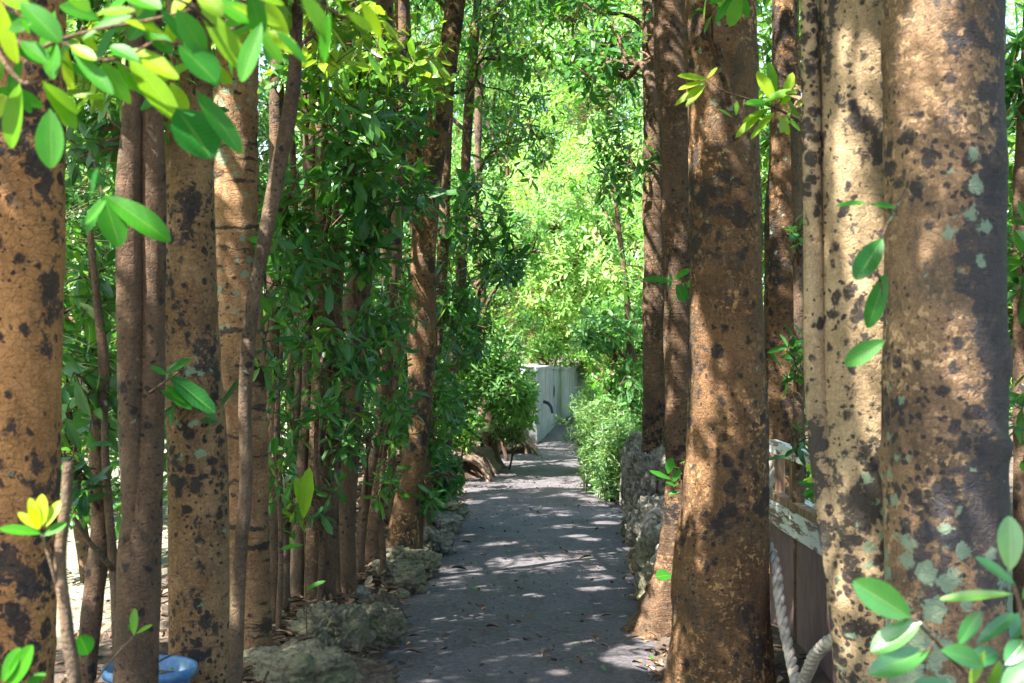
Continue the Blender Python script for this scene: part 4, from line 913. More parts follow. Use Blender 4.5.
for i, (c, s, mk, lb, ro, pt, rz) in enumerate([
 ((1.06, 10.6, .30), (.20, .36, .42), 'r_coral', 'tall grey coral rock standing on end at the right edge of the path', .35, .17, .2),
 ((1.02, 11.6, .38), (.12, .22, .38), 'r_coral', 'narrow pale rock peeping from behind the tall coral rock', .2, .1, .0),
 ((.98, 9.2, .22), (.16, .28, .27), 'r_coral', 'jagged coral rock under the rope loop', .4, .18, .4),
 ((.87, 8.35, .16), (.13, .24, .22), 'r_moss', 'green-grey rock in the middle of the right pile', .35, .15, .1),
 ((.82, 7.75, .10), (.10, .20, .17), 'r_moss', 'low mossy rock touching the foot of the ringed trunk', .3, .14, .3),
 ((.80, 9.05, .07), (.05, .06, .10), 'r_earth', 'small reddish stone standing against the right pile', .3, .08, .1),
 ((.76, 8.15, .10), (.045, .06, .07), 'r_coral', 'whitish rounded stone at the path edge on the right', .3, .05, .2),
 ((.97, 13.3, .05), (.16, .12, .07), 'r_coral', 'flat pale stone under the feathery shrub', .2, .1, .1)]):
    rock('rock', lb, c, s, M[mk], ro, pt, 6 if i < 4 else 5, 30 + i * 1.7, rz, RR)
# root-covered bank, left where the path bends
m, nt, b = mat('dry_roots'); g = N(nt); P = g.obj()
nt.links.new(g.mix(g.ss(g.noise(g.mapping(P, (3, 3, 1)), 12, 6, .7), .35, .65), (0.05, 0.03, 0.02), (0.24, 0.165, 0.115)), b.inputs["Base Color"]); b.inputs["Roughness"].default_value = .9
g.bump(g.noise(P, 40, 6, .7), .8, .01, b); M['roots'] = m
def rootmass(label, c, w, L, h, n):
    c = np.array(c, float); mb = MB()
    V, Fs = ICO[4]; f = 1 + .25 * fbm(V * 2 + c[1], 4); mb.add(V * f[:, None] * [w * 1.02, L * .95, h * 1.05] + c, Fs)
    for i in range(n):
        a = RNG.uniform(-1.3, 1.3); y0 = c[1] + RNG.uniform(-L, L) * .7; p0 = np.array([c[0] + RNG.uniform(-.1, .1), y0, c[2] + h * RNG.uniform(.7, 1.05)])
        pe = np.array([c[0] + w * RNG.uniform(.7, 1.15), y0 - L * .5 * RNG.uniform(0, 1), 0.0]); mid = (p0 + pe) / 2 + [w * .16, RNG.normal(0, .06), h * .12]
        V, Q, _ = tube([p0, mid, pe], [.03, .026, .014], 6, .05, bark_disp(.25, 12)); mb.add(V, Q)
    base = c * [1, 1, 0]; o = mb.build('root_bank', M['roots'], None, base); return tag(o, label, 'root mass')
rootmass('bank of matted brown roots under the stout short trunk', (-.62, 16.3, .05), .40, 1.3, .26, 60)
rootmass('smaller heap of roots between the root bank and the concrete wall', (-.06, 19.2, .03), .36, .8, .26, 40)
# kerb slabs right
m, nt, b = mat('kerb_concrete'); g = N(nt); P = g.obj()
nt.links.new(g.mix(g.noise(P, 12, 6), (0.22, 0.22, 0.23), (0.42, 0.41, 0.42)), b.inputs["Base Color"]); b.inputs["Roughness"].default_value = .9; g.bump(g.noise(P, 40, 6), .5, .006, b); M['kerb'] = m
for lb, c, s, rz in [('tilted grey kerb slab at the right path edge, nearer of two', (.88, 13.6, .05), (.07, .62, .15), .10), ('tilted grey kerb slab at the right path edge, farther of two', (.84, 14.6, .05), (.07, .8, .14), .02)]:
    mb = MB(); V, Q = box((0, 0, 0), s, rz); V[:, 0] += V[:, 2] * .35; mb.add(V, Q); o = mb.build('kerb_slab', M['kerb'], None, np.zeros(3), False); o.location = c; tag(o, lb, 'kerb slab')
    bv = o.modifiers.new('bevel', 'BEVEL'); bv.width = .008; bv.segments = 2

# ------------------------------------------------------------------ weathered wooden barrier, ropes
m, nt, b = mat('peeling_white_paint'); g = N(nt); P = g.obj()
wood = g.mix(g.ss(g.noise(g.mapping(P, (6, 1, 12)), 6, 6), .35, .65), (0.10, 0.065, 0.045), (0.27, 0.20, 0.15))
pf = g.ss(g.noise(g.mapping(P, (3, .45, 3.5)), 9, 7, .7), .50, .56)
nt.links.new(g.mix(pf, g.mix(g.noise(P, 14, 4), (0.72, 0.74, 0.72), (0.52, 0.58, 0.54)), wood), b.inputs["Base Color"]); b.inputs["Roughness"].default_value = .75; g.bump(g.math('SUBTRACT', g.noise(P, 50, 5), pf), .6, .004, b); M['peel'] = m
m, nt, b = mat('brown_ply_board'); g = N(nt); P = g.obj()
c = g.mix(g.ss(g.noise(g.mapping(P, (2, 2, .8)), 5, 8, .75), .3, .7), (0.10, 0.062, 0.064), (0.20, 0.135, 0.145))
c = g.mix(g.math('MULTIPLY', g.ss(g.noise(g.mapping(P, (1, 14, 1)), 8, 4), .6, .75), .5), c, (0.26, 0.21, 0.20))
nt.links.new(c, b.inputs["Base Color"]); b.inputs["Roughness"].default_value = .6; g.bump(g.noise(P, 50, 5), .4, .004, b); M['ply'] = m
m, nt, b = mat('bare_old_timber'); g = N(nt); P = g.obj()
nt.links.new(g.mix(g.ss(g.noise(g.mapping(P, (8, 8, 1)), 6, 6), .35, .65), (0.11, 0.06, 0.035), (0.30, 0.19, 0.11)), b.inputs["Base Color"]); b.inputs["Roughness"].default_value = .85; g.bump(g.noise(g.mapping(P, (8, 8, 1)), 20, 5), .6, .005, b); M['timber'] = m
base = np.array([1.36, 5.9, 0.]); bar = tag(empty('wooden_barrier', base), 'weathered wooden barrier of brown board and peeling white planks between the right trunks', 'barrier')
def part(name, mats, V, Q, bev=.004, par=bar, bs=None, smooth=False):
    mb = MB(); mb.add(V, Q); o = mb.build(name, mats, par, base if bs is None else bs, smooth)
    if bev: bv = o.modifiers.new('bevel', 'BEVEL'); bv.width = bev; bv.segments = 2
    return o
def slab(y0, y1, x0, x1, z0a, z1a, z0b, z1b, th):   # plank from (x0,y0) to (x1,y1), own heights at either end
    V = np.array([[x0, y0, z0a], [x0 + th, y0, z0a], [x0 + th, y0, z1a], [x0, y0, z1a], [x1, y1, z0b], [x1 + th, y1, z0b], [x1 + th, y1, z1b], [x1, y1, z1b]])
    return V, [[0, 1, 2, 3], [7, 6, 5, 4], [0, 4, 5, 1], [1, 5, 6, 2], [2, 6, 7, 3], [3, 7, 4, 0]]
part('board', M['ply'], *slab(4.7, 7.2, 1.375, 1.325, 0.02, .60, .02, .60, .03))
part('plank', M['peel'], *slab(4.7, 7.2, 1.345, 1.295, .585, .70, .585, .705, .028))
part('plank', M['timber'], *slab(4.7, 7.2, 1.35, 1.30, .702, .735, .707, .745, .06))
part('plank', M['peel'], *slab(4.7, 7.2, 1.45, 1.40, .66, .70, .66, .705, .08))
part('rail', M['peel'], *slab(4.7, 7.2, 1.36, 1.31, .93, .99, .935, .998, .05))
for y in (5.15, 6.05, 6.75, 7.1):
    x = 1.375 - (y - 4.7) * .02; part('post', M['timber'], *box((x + .03, y, .46), (.045, .06, .95)))
def rope_mesh(mb, pts, R, step=.010, twist=36):
    P, _ = smoothpath(pts, np.ones(len(pts)), step); n = len(P); T = unit(np.gradient(P, axis=0)); v = np.array([1., 0.1, 0.]); Nn = np.zeros((n, 3))
    for i in range(n): v = v - T[i] * v.dot(T[i]); v /= np.linalg.norm(v); Nn[i] = v
    B = np.cross(T, Nn); s = np.arange(n) * step
    for k in range(3):
        a = s * twist * (.025 / R) + k * 2.094; c = P + (Nn * np.cos(a)[:, None] + B * np.sin(a)[:, None]) * R * .52
        V, Q, _ = tube_raw(c, R * .56, 8, lambda V: R * .05 * noise3(V * 90)); mb.add(V, Q)
def tube_raw(P, r, seg, disp):
    n = len(P); T = unit(np.gradient(P, axis=0)); v = np.array([1., .1, 0]); Nn = np.zeros((n, 3))
    for i in range(n): v = v - T[i] * v.dot(T[i]); v /= np.linalg.norm(v); Nn[i] = v
    B = np.cross(T, Nn); a = np.arange(seg) / seg * 2 * np.pi
    dirs = Nn[:, None] * np.cos(a)[None, :, None] + B[:, None] * np.sin(a)[None, :, None]; V = P[:, None] + dirs * r
    V = V.reshape(-1, 3); V = V + dirs.reshape(-1, 3) * disp(V)[:, None]
    i = np.arange(n - 1)[:, None] * seg; j = np.arange(seg)[None]; j2 = (j + 1) % seg
    Q = np.stack([i + j, i + j2, i + seg + j2, i + seg + j], -1).reshape(-1, 4).tolist(); Q.append(list(range(seg))[::-1]); Q.append([(n - 1) * seg + k for k in range(seg)])
    return V, Q, P
m, nt, b = mat('weathered_rope'); g = N(nt); P = g.obj()
nt.links.new(g.mix(g.ss(g.noise(P, 30, 6), .3, .7), (0.20, 0.17, 0.14), (0.42, 0.37, 0.31)), b.inputs["Base Color"]); b.inputs["Roughness"].default_value = .95; g.bump(g.noise(P, 160, 4), .7, .003, b); M['rope'] = m
def rope(label, pts, R):
    mb = MB(); rope_mesh(mb, pts, R); pts = np.array(pts); return tag(mb.build('rope', M['rope'], None, pts[0]), label, 'rope')
rope('thick twisted rope hanging down the brown board and looping up to the grey-tan trunk',
     [at(765, 538, 6.05), at(774, 560, 5.9), at(781, 610, 5.7), at(791, 660, 5.5), at(800, 693, 5.2), at(806, 676, 4.9), at(820, 650, 4.6), at(845, 637, 4.35), at(885, 634, 4.22), at(925, 642, 4.25)], .0225)
rope('short end of thick rope tied at the top of the white plank', [at(757, 440, 6.5), at(768, 460, 6.5), at(770, 480, 6.45), at(764, 500, 6.45)], .022)
rope('grey rope slung over the coral rocks on the right', [at(672, 532, 7.9), at(664, 545, 7.95), at(655, 566, 8.0), at(648, 588, 8.0), at(650, 604, 8.0), at(662, 612, 8.0)], .035)
rope('small rope hook on top of the jagged coral rock', [at(648, 536, 8.6), at(648, 520, 8.6), at(654, 511, 8.6), at(662, 514, 8.6), at(664, 524, 8.6), at(656, 530, 8.55)], .022)

# ------------------------------------------------------------------ blue planting bowl
m, nt, b = mat('blue_plastic'); g = N(nt)
nt.links.new(g.mix(g.ss(g.noise(g.obj(), 18, 6), .4, .7), (0.04, 0.14, 0.32), (0.16, 0.25, 0.34)), b.inputs["Base Color"]); b.inputs["Roughness"].default_value = .45
def lathe(prof, seg=48):
    V = []; n = len(prof)
    for r, z in prof:
        for k in range(seg): a = k / seg * 2 * math.pi; V.append([r * math.cos(a), r * math.sin(a), z])
    Q = [[i * seg + k, i * seg + (k + 1) % seg, (i + 1) * seg + (k + 1) % seg, (i + 1) * seg + k] for i in range(n - 1) for k in range(seg)]
    Q.append(list(range(seg))[::-1]); return np.array(V), Q
pc = at(150, 683, 4.72); zr = 1.5 - (666 - CY) / F * 4.72; pc[2] = 0; zt = zr
pot = tag(empty('planter', pc), 'round blue plastic planter with gravelly soil, behind the dark double trunk', 'planter')
V, Q = lathe([(.09, 0), (.105, .02), (.135, zt - .05), (.138, zt - .035), (.155, zt - .03), (.158, zt), (.150, zt + .004), (.140, zt - .006), (.132, zt - .06), (.128, zt - .10)]); mb = MB(); mb.add(V, Q); mb.build('bowl', m, pot)
m2, nt, b = mat('gravelly_soil'); g = N(nt); P = g.obj()
nt.links.new(g.mix(g.ss(g.voro(P, 70), .1, .35), (0.30, 0.24, 0.17), (0.08, 0.055, 0.04)), b.inputs["Base Color"]); b.inputs["Roughness"].default_value = .95; g.bump(g.voro(P, 70), 1, .01, b)
n_ = 24; gx, gy = np.meshgrid(np.linspace(-1, 1, n_), np.linspace(-1, 1, n_)); rr_ = np.maximum(np.abs(gx), np.abs(gy)) / np.maximum(np.hypot(gx, gy), 1e-6)
sx_, sy_ = gx * rr_ * .1325, gy * rr_ * .1325; sz_ = zt - .055 + .01 * noise3(np.column_stack([sx_.ravel() * 30, sy_.ravel() * 30, sx_.ravel() * 0])).reshape(sx_.shape)
Q = [[i * n_ + j, i * n_ + j + 1, (i + 1) * n_ + j + 1, (i + 1) * n_ + j] for i in range(n_ - 1) for j in range(n_ - 1)]
mb = MB(); mb.add(np.column_stack([sx_.ravel(), sy_.ravel(), sz_.ravel()]), Q); mb.build('soil', m2, pot)
LV = Leaves(); cluster_leaves(LV, np.array([[.03, -.03, zt - .01], [.07, .02, zt - .02], [-.02, .0, zt + .0]]), np.array([[0, 0, 1.]] * 3), 4, .045, .22, .7)
sp = LV.build('seedling', 'mid', M['leaf_near'], None, gaps=False, loc=pc); tag(sp, 'tiny green seedling sprouting in the blue planter', 'seedling')

# ------------------------------------------------------------------ near leaves, drawn leaf by leaf
def near_leaf(LV, b, t, Y, w, tint, Yt=None, face=(0, -.8, .6), droop=.08, fold=.25):
    p = at(b[0], b[1], Y); q = at(t[0], t[1], Yt if Yt else Y + RNG.uniform(-.03, .03)); L = np.linalg.norm(q - p)
    LV.add(p[None], (q - p)[None], np.array([face], float) + RNG.normal(0, .15, (1, 3)), L, w / 2, tint, fold, droop)
def stick(mb, pts, r0, r1, seg=7):
    P = [at(*p) for p in pts]; V, Q, _ = tube(P, np.linspace(r0, r1, len(P)), seg, .02, bark_disp(.1, 30)); mb.add(V, Q)
TC = 1 / 2.996   # the enlarged crop's scale
base = at(-160, -260, 2.6); rt = tag(empty('leafy_branch', base), 'near branch of big glossy leaves hanging in at the top left corner', 'branch')
mb = MB()
for pts, r0, r1 in [([(-60, -90, 2.45), (-20, 0, 2.4), (13, 74, 2.35), (20, 82, 2.35), (42, 80, 2.33)], .006, .003), ([(-40, -60, 2.4), (0, 20, 2.35), (30, 50, 2.33), (60, 40, 2.3), (95, 30, 2.3), (150, 20, 2.3), (190, 10, 2.3)], .005, .0025),
                    ([(60, 40, 2.3), (100, 60, 2.3), (130, 55, 2.3), (160, 40, 2.3), (178, 46, 2.3)], .003, .002), ([(100, -60, 2.3), (140, -20, 2.3), (190, 5, 2.3)], .005, .003), ([(190, 5, 2.3), (230, 30, 2.4), (258, 18, 2.4)], .003, .002),
                    ([(160, -60, 2.3), (250, -30, 2.4), (330, 10, 2.6), (350, 20, 2.6)], .005, .002)]: stick(mb, pts, r0, r1)
mb.build('twigs', M['twig'], rt, base); LV = Leaves()
for bx, by, tx, ty, w, ti in [(20, 82, 8, 148, .42, .62), (42, 80, 78, 128, .34, .6), (50, 108, 50, 167, .50, .45), (42, 82, 80, 112, .36, .68), (0, 0, 14, 64, .40, .9), (5, 25, 12, 60, .4, .75),
        (66, 48, 70, 90, .36, .95), (55, 10, 45, 70, .50, .45), (52, 36, 52, 78, .46, .4), (30, 35, 22, 20, .6, .5), (70, 45, 95, 58, .36, .75), (72, 50, 112, 92, .26, .35), (128, 58, 178, 118, .34, .72), (128, 48, 178, 76, .36, .8),
        (116, 62, 135, 90, .4, .55), (72, 96, 105, 97, .3, .7), (95, 14, 134, 8, .34, .85), (122, 20, 165, 32, .32, .85), (82, 40, 96, 30, .4, .5), (92, 28, 130, 14, .3, .4), (176, 8, 205, 54, .50, .4), (200, 5, 248, 72, .30, .7),
        (178, 45, 218, 80, .8, .22), (176, 108, 212, 156, .85, .12), (230, 5, 282, 24, .28, .8), (215, 0, 258, 24, .5, .5), (196, -12, 222, 14, .5, .75), (195, 90, 243, 152, .3, .25), (230, -15, 285, 2, .34, .7), (120, -8, 160, 6, .5, .5),
        (20, 2, 60, 40, .5, .35), (8, 30, 30, 22, .6, .45), (150, 30, 172, 52, .5, .35), (185, 20, 200, 64, .4, .3), (262, 22, 240, 80, .36, .45), (268, 30, 298, 52, .4, .85), (300, -10, 330, 36, .35, .6), (345, 10, 372, 30, .4, .7), (340, 0, 372, -6, .4, .8),
        (330, 12, 322, 62, .35, .5), (0, 60, -25, 110, .45, .6), (205, -20, 170, 12, .5, .8), (275, 30, 308, 62, .3, .35), (255, 20, 282, 62, .35, .55), (360, 0, 382, 36, .35, .85), (-5, -10, 30, 8, .5, .7), (60, -15, 90, 10, .5, .6), (250, -10, 262, 36, .45, .3),
        (85, 225, 104, 200, .36, .4), (92, 198, 96, 168, .5, .1), (100, 20, 60, 4, .5, .35), (140, 62, 110, 44, .5, .3), (160, 10, 186, 40, .45, .2), (60, 60, 92, 78, .45, .5), (130, -5, 100, 22, .45, .4), (20, 40, 48, 62, .5, .4)]:
    near_leaf(LV, (bx, by), (tx, ty), 2.32 + RNG.uniform(-.1, .12), w, ti)
rf = np.random.default_rng(5)
for i in range(46):
    bx = rf.uniform(-10, 290); by = rf.uniform(-20, 95) * (1 - .35 * (bx > 180)); a = rf.uniform(.2, 2.9); l_ = rf.uniform(30, 58)
    near_leaf(LV, (bx, by), (bx + l_ * math.cos(a), by + l_ * math.sin(a) * .8), rf.uniform(2.5, 3.2), rf.uniform(.34, .5), rf.uniform(.15, .95), face=(rf.uniform(-.5, .5), -.7, .7))
LV.build('leaves', 'hi', M['leaf_near'], rt, base, gaps=False)
def sprig(name, label, cat, sticks, leaves, root_pt, Y, mat_='leaf_near', stickmat='b_stem', tpl='hi'):
    base = at(*root_pt, Y) if len(root_pt) == 2 else np.array(root_pt, float); rt = tag(empty(name, base), label, cat); mb = MB()
    for pts, r0, r1 in sticks: stick(mb, pts, r0, r1)
    mb.build('stem', M[stickmat], rt, base); LV = Leaves()
    for bx, by, tx, ty, w, ti, *o in leaves: near_leaf(LV, (bx, by), (tx, ty), (o[0] if o else Y), w, ti, face=(o[1] if len(o) > 1 else (0, -.7, .7)))
    LV.build('leaves', tpl, M[mat_], rt, base, gaps=False); return rt
sprig('leafy_branch', 'pair of big bright leaves across the dark double trunk', 'branch', [([(90, 150, 3.0), (98, 175, 2.9), (102, 195, 2.8)], .003, .002)], [(103, 196, 120, 246, .55, .38, 2.8), (104, 195, 170, 238, .36, .40, 2.8), (104, 197, 85, 232, .5, .3, 2.8), (104, 190, 88, 170, .4, .2, 2.85)], (90, 150), 3.0)
sprig('leafy_branch', 'sprig of dark leaves crossing the third trunk from the left', 'branch', [([(150, 392, 4.2), (170, 378, 4.1), (178, 372, 4.05)], .004, .002)], [(165, 374, 190, 358, .5, .2, 4.1), (168, 374, 216, 412, .36, .12, 4.1), (165, 384, 186, 402, .42, .3, 4.1), (160, 390, 192, 408, .3, .2, 4.1), (150, 366, 166, 374, .4, .2, 4.1)], (150, 392), 4.2, tpl='mid')
# sprout with yellow tip leaves, bottom left
g0 = np.array([at(66, 683, 2.6)[0], 2.6, 0.0])
sprig('seedling', 'bare brown stem topped by yellow young leaves, bottom left corner', 'seedling',
  [([(72, 1150, 2.6), (70, 800, 2.6), (74, 683, 2.6), (66, 620, 2.6), (60, 560, 2.6), (66, 500, 2.6), (68, 462, 2.6)], .016, .009), ([(58, 590, 2.6), (50, 560, 2.58), (42, 535, 2.58)], .004, .003)],
  [(42, 534, 0, 527, .36, .45, 2.55), (44, 536, 66, 522, .46, .45, 2.55), (40, 530, 18, 512, .34, .9, 2.55), (41, 528, 29, 498, .36, .95, 2.55), (43, 526, 41, 494, .44, 1., 2.55), (46, 527, 59, 500, .40, .95, 2.55), (40, 528, 30, 508, .4, .97, 2.52),
   (2, 683, 18, 648, .42, .4, 2.4), (8, 690, 30, 646, .4, .5, 2.4), (24, 690, 45, 672, .5, .35, 2.4), (88, 655, 80, 636, .9, .15, 2.7)], g0, 2.6, stickmat='b_stem')
sprig('twig', 'slanting green twig with two small leaves in front of the dark double trunk', 'twig', [([(60, 1150, 3.3), (80, 760, 3.3), (95, 683, 3.3), (116, 655, 3.3), (134, 636, 3.3)], .004, .002)],
  [(134, 636, 134, 608, .36, .6, 3.3), (136, 634, 152, 624, .34, .6, 3.3), (136, 633, 128, 624, .4, .5, 3.3)], np.array([at(60, 683, 3.3)[0], 3.3, 0.]), 3.3, tpl='mid')
# big-leaved plant, bottom right
g0 = np.array([at(990, 683, 2.35)[0], 2.35, 0.0])
sprig('young_plant', 'big-leaved young plant with glossy leaves glaring in the sun, bottom right corner', 'plant',
  [([(975, 1230, 2.35), (985, 800, 2.35), (975, 683, 2.33), (948, 655, 2.3), (935, 640, 2.28), (912, 616, 2.26)], .006, .003), ([(1030, 1230, 2.3), (1030, 800, 2.3), (1026, 640, 2.3), (1018, 598, 2.3), (1014, 585, 2.3)], .006, .003), ([(935, 640, 2.28), (928, 650, 2.26), (918, 652, 2.25)], .002, .0015)],
  [(912, 618, 856, 582, .46, .45, 2.26, (-.45, -.72, .52)), (922, 622, 870, 650, .50, .5, 2.26, (-.45, -.72, .52)), (930, 650, 870, 672, .44, .4, 2.26, (-.45, -.72, .52)), (940, 650, 985, 662, .50, .45, 2.27, (-.45, -.72, .52)), (958, 645, 980, 612, .44, .15, 2.35), (975, 645, 1015, 612, .3, .3, 2.35),
   (1010, 572, 1010, 516, .5, .62, 2.3, (-.2, -.9, .3)), (1016, 585, 978, 556, .28, .45, 2.3), (1014, 594, 940, 596, .18, .62, 2.28), (1005, 665, 1024, 640, .7, .35, 2.3), (985, 650, 970, 685, .3, .75, 2.3), (1010, 640, 1030, 610, .5, .25, 2.4), (1000, 690, 1040, 660, .6, .4, 2.3),
   (960, 690, 915, 682, .4, .5, 2.3), (1000, 660, 990, 690, .4, .7, 2.3), (1022, 600, 1045, 570, .4, .5, 2.3), (962, 662, 1000, 652, .5, .2, 2.4), (940, 690, 900, 700, .5, .4, 2.25)], g0, 2.35, mat_='leaf_gloss')  # several leaf faces turned so their gloss glares in the sun
sprig('leafy_branch', 'sprig of dark leaves hanging in front of the charcoal trunk, one leaf glaring in the sun', 'branch', [([(905, 190, 3.2), (893, 215, 3.1), (885, 230, 3.0), (876, 262, 2.95), (882, 290, 2.95), (888, 330, 2.95)], .003, .0015), ([(893, 215, 3.1), (878, 206, 3.05), (868, 202, 3.05)], .0015, .001)],
  [(868, 203, 836, 204, .34, .3, 3.05), (870, 205, 896, 206, .42, .3, 3.05), (883, 238, 856, 278, .50, .15, 2.95), (886, 272, 868, 328, .36, .2, 2.95), (886, 340, 844, 364, .50, .3, 2.93, (-.45, -.72, .52))], (905, 190), 3.2)  # last leaf turned to catch the sun's glare
sprig('leafy_branch', 'yellow-leaved sprig sticking out in front of the rusty trunk', 'branch', [([(806, 125, 5.0), (775, 108, 4.9), (745, 98, 4.85), (722, 90, 4.8), (708, 80, 4.8)], .005, .002), ([(745, 98, 4.85), (738, 118, 4.8), (730, 122, 4.8)], .002, .001)],
  [(708, 80, 678, 74, .36, .85, 4.8), (707, 81, 678, 88, .3, .9, 4.8), (705, 84, 674, 104, .24, .85, 4.8), (706, 85, 685, 106, .3, .9, 4.8), (707, 79, 717, 67, .4, .9, 4.8), (775, 104, 758, 70, .4, .85, 4.85), (772, 104, 745, 102, .36, .5, 4.85), (780, 106, 800, 84, .36, .8, 4.85), (760, 104, 795, 88, .4, .6, 4.85),
   (775, 112, 756, 130, .32, .85, 4.85), (778, 114, 790, 135, .36, .8, 4.85), (765, 110, 735, 136, .24, .8, 4.85), (782, 108, 802, 118, .4, .85, 4.85), (770, 108, 742, 120, .25, .7, 4.85), (733, 118, 719, 108, .3, .7, 4.8), (736, 116, 737, 100, .3, .6, 4.8), (772, 114, 750, 138, .25, .8, 4.85), (785, 105, 792, 72, .38, .85, 4.9), (775, 100, 770, 62, .34, .6, 4.9),
   (790, 112, 806, 96, .4, .9, 4.85), (782, 116, 802, 130, .4, .7, 4.9)], (806, 125), 5.0, tpl='mid')
sprig('leafy_branch', 'few leaves dangling at the top of the rusty trunk', 'branch', [([(740, -60, 5.2), (735, -20, 5.1), (738, 0, 5.1)], .003, .0015)], [(736, -6, 714, 22, .34, .3, 5.1), (740, -6, 730, 26, .5, .6, 5.1), (738, -8, 708, 2, .5, .5, 5.1), (742, -5, 748, 18, .4, .5, 5.1)], (740, -60), 5.2, tpl='mid')
sprig('leafy_branch', 'small pale green sprig beside the ringed trunk', 'branch', [([(690, 292, 6.9), (680, 284, 6.8), (668, 280, 6.7)], .002, .001)], [(674, 281, 642, 278, .34, .35, 6.7), (674, 280, 690, 268, .4, .5, 6.7), (676, 284, 686, 302, .8, .25, 6.7), (672, 281, 655, 284, .3, .4, 6.7)], (690, 292), 6.9, tpl='mid')
sprig('leafy_branch', 'green sprig across the ringed trunk above the rope', 'branch', [([(688, 500, 6.9), (676, 484, 6.8), (668, 476, 6.8)], .002, .001)], [(668, 474, 672, 458, .7, .3, 6.8), (672, 482, 680, 470, .6, .4, 6.8), (676, 486, 666, 482, .5, .3, 6.8), (680, 492, 668, 494, .4, .3, 6.8), (672, 480, 650, 470, .25, .35, 6.8), (672, 575, 656, 576, .95, .3, 6.8)], (688, 500), 6.9, tpl='mid')
sprig('leafy_branch', 'yellow-green leaves poking out beside the white rail', 'branch', [([(830, 500, 5.6), (822, 478, 5.5), (818, 470, 5.5)], .003, .0015)], [(822, 478, 806, 464, .6, .85, 5.5), (822, 480, 803, 480, .4, .8, 5.5), (824, 486, 802, 494, .3, .25, 5.5), (820, 474, 814, 456, .4, .5, 5.5), (826, 476, 812, 470, .6, .9, 5.5), (822, 484, 798, 482, .3, .2, 5.5)], (830, 500), 5.6, tpl='mid')
sprig('twig', 'dry twig reaching over the blue planter', 'twig', [([(118, 690, 4.35), (140, 676, 4.38), (165, 658, 4.4), (200, 648, 4.45), (224, 646, 4.5)], .004, .0015)], [(150, 664, 152, 640, .25, .6, 4.4)], (118, 690), 4.35, tpl='mid')
g0 = np.array([at(304, 600, 5.9)[0], 5.9, 0.05])
sprig('seedling', 'little plant with two upright bright leaves among the slender stems', 'seedling', [([(308, 690, 5.9), (306, 600, 5.9), (304, 530, 5.9), (302, 500, 5.9)], .003, .0015)], [(303, 520, 309, 468, .3, .75, 5.9), (303, 510, 296, 478, .3, .7, 5.9), (303, 505, 312, 480, .3, .6, 5.9), (304, 545, 280, 548, .3, .4, 5.9), (305, 590, 325, 580, .3, .4, 5.9)], g0, 5.9, tpl='mid')

# ------------------------------------------------------------------ leaf litter and fallen leaves
m, nt, b = mat('dry_leaf'); g = N(nt); r = g.new("ShaderNodeValToRGB"); g.put(r.inputs[0], g.attr('tint')); e = r.color_ramp.elements
e[0].color = (0.045, 0.027, 0.018, 1); e[1].color = (0.34, 0.24, 0.15, 1); k = r.color_ramp.elements.new(.55); k.color = (0.17, 0.09, 0.045, 1)
nt.links.new(r.outputs[0], b.inputs["Base Color"]); b.inputs["Roughness"].default_value = .8; M['dry'] = m
def litter(n, fx, s, seed):
    y = RNG.uniform(4.5, 17, n); l, r = path_edges(y); x = fx(l, r, n); z = ground_z(x, y) + RNG.uniform(.004, .035, n)
    P = np.column_stack([x, y, z]); a = RNG.uniform(0, 6.28, n); d = np.column_stack([np.cos(a), np.sin(a), RNG.normal(0, .25, n)]); nr = np.column_stack([RNG.normal(0, .4, n), RNG.normal(0, .4, n), np.ones(n)]); return P, d, nr
LV = Leaves()
P, d, nr = litter(5200, lambda l, r, n: l - .08 - np.abs(RNG.normal(0, .5, n)), 1, 1); LV.add(P, d, nr, RNG.uniform(.05, .11, len(P)), RNG.uniform(.14, .22, len(P)), np.clip(RNG.normal(.5, .28, len(P)), 0, 1), RNG.uniform(0, 1.2, len(P)), RNG.uniform(-.3, .5, len(P)))
P, d, nr = litter(1500, lambda l, r, n: l + np.abs(RNG.normal(0, .11, n)) - .08, 1, 1); LV.add(P, d, nr, RNG.uniform(.02, .07, len(P)), .18, np.clip(RNG.normal(.45, .28, len(P)), 0, 1), .6, .2)
P, d, nr = litter(1300, lambda l, r, n: r - .08 + np.abs(RNG.normal(0, .45, n)), 1, 1); LV.add(P, d, nr, RNG.uniform(.05, .1, len(P)), .18, np.clip(RNG.normal(.5, .28, len(P)), 0, 1), .6, .2)
n = 900; P = np.column_stack([RNG.uniform(-4.5, -1.6, n), RNG.uniform(4, 13, n), np.zeros(n)]); P[:, 2] = ground_z(P[:, 0], P[:, 1]) + .01; a = RNG.uniform(0, 6.28, n)
LV.add(P, np.column_stack([np.cos(a), np.sin(a), a * 0]), np.array([0, 0, 1.]) + RNG.normal(0, .2, (n, 3)), .07, .2, np.clip(RNG.normal(.4, .3, n), 0, 1), .5, .2)
tag(LV.build('leaf_litter', 'lo', m, gaps=False), 'dry brown fallen leaves heaped on the banks and under the trees', 'leaf litter', kind='stuff')
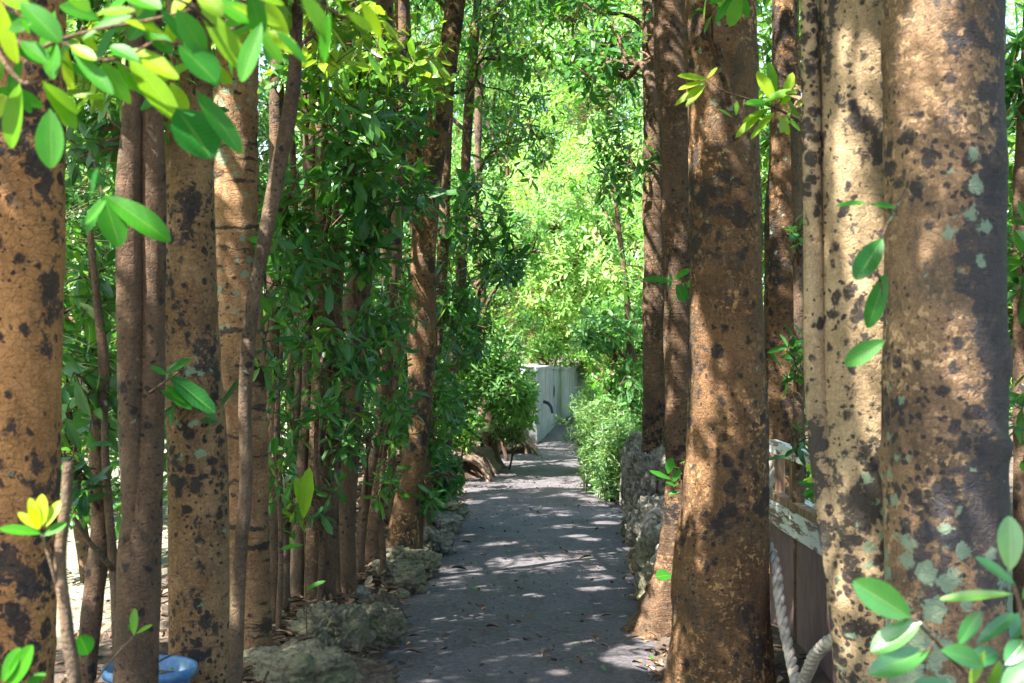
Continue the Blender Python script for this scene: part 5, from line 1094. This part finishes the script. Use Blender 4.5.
# crumbs of bark and soil on the path
n = 2600; y = 3 + 17 * RNG.uniform(0, 1, n) ** 1.2; l, r = path_edges(y); t = RNG.uniform(0, 1, n); x = l + (r - l) * t
P = np.column_stack([x, y, .012 + 0 * x]); a = RNG.uniform(0, 6.28, n); LV = Leaves()
LV.add(P, np.column_stack([np.cos(a), np.sin(a), a * 0]), np.array([0, 0, 1.]) + RNG.normal(0, .3, (n, 3)), RNG.uniform(.004, .012, n) + .03 * RNG.uniform(0, 1, n) ** 7, RNG.uniform(.2, .45, n), np.clip(RNG.normal(.12, .12, n), 0, 1), 1.2, -.3)
tag(LV.build('debris', 'lo', m, gaps=False), 'dark crumbs of bark and soil scattered over the path', 'debris', kind='stuff')
# single fallen leaves one could count
protos = {}
for kname, mt, ti in (('brown', m, .35), ('dark', m, .08), ('green', M['leaf'], .45)):
    LV = Leaves(); LV.add(np.array([[0, 0, .02]]), np.array([[1., 0, 0.05]]), np.array([[0, 0, 1.]]), .085, .19, ti, .9 if kname != 'green' else .3, .18); protos[kname] = LV.build('fallen_leaf', 'mid', mt, gaps=False)
used = set(); ORD = ['nearest', 'second nearest', 'third nearest', 'fourth nearest', 'fifth nearest', 'sixth nearest', 'seventh nearest', 'eighth nearest', 'eighth farthest', 'seventh farthest', 'sixth farthest', 'fifth farthest', 'fourth farthest', 'third farthest', 'second farthest', 'farthest']; cnt = {}
fl = [('dark', 540, 555), ('brown', 590, 618), ('dark', 591, 640, ), ('dark', 450, 638), ('brown', 643, 668), ('brown', 404, 655), ('dark', 530, 646), ('green', 582, 648), ('green', 565, 638), ('green', 537, 558), ('green', 469, 589), ('green', 478, 588), ('green', 481, 647), ('green', 565, 671), ('brown', 576, 660),
      ('dark', 488, 557), ('green', 508, 552), ('green', 550, 591), ('brown', 524, 619), ('dark', 503, 619), ('green', 524, 619), ('dark', 588, 644), ('dark', 420, 639), ('brown', 500, 632), ('dark', 476, 610), ('green', 601, 669), ('green', 591, 655), ('brown', 439, 655), ('dark', 543, 654), ('dark', 553, 656), ('green', 650, 658), ('green', 481, 542), ('brown', 460, 545), ('dark', 593, 560), ('brown', 612, 618), ('dark', 450, 572), ('green', 476, 564), ('brown', 520, 585), ('brown', 630, 565), ('dark', 640, 640)]
word = {'brown': 'curled brown fallen leaf lying on the worn path', 'dark': 'dark withered fallen leaf lying on the worn path', 'green': 'small green fallen leaf lying on the worn path'}
tot_ = {k_: sum(1 for f_ in fl if f_[0] == k_) for k_ in word}
def nth(i, n):      # the i-th of n counted from the camera, in words
    return ORD[i] if i < (n + 1) // 2 else ORD[len(ORD) - n + i]
for kname, px, py in sorted(fl, key=lambda f_: -f_[2]):
    o = protos[kname] if kname not in used else protos[kname].copy()
    if kname in used: COL.objects.link(o)
    used.add(kname); p = gxy(px, py, .01); o.location = p; o.rotation_euler = (0, 0, RNG.uniform(0, 6.28)); s = RNG.uniform(.7, 1.3) if kname != 'green' else RNG.uniform(.45, .8); o.scale = (s, s, s)
    ci = cnt.get(kname, 0); cnt[kname] = ci + 1
    tag(o, word[kname] + ', ' + nth(ci, tot_[kname]) + ' of its kind', 'leaf', kname + ' leaves fallen on the path')
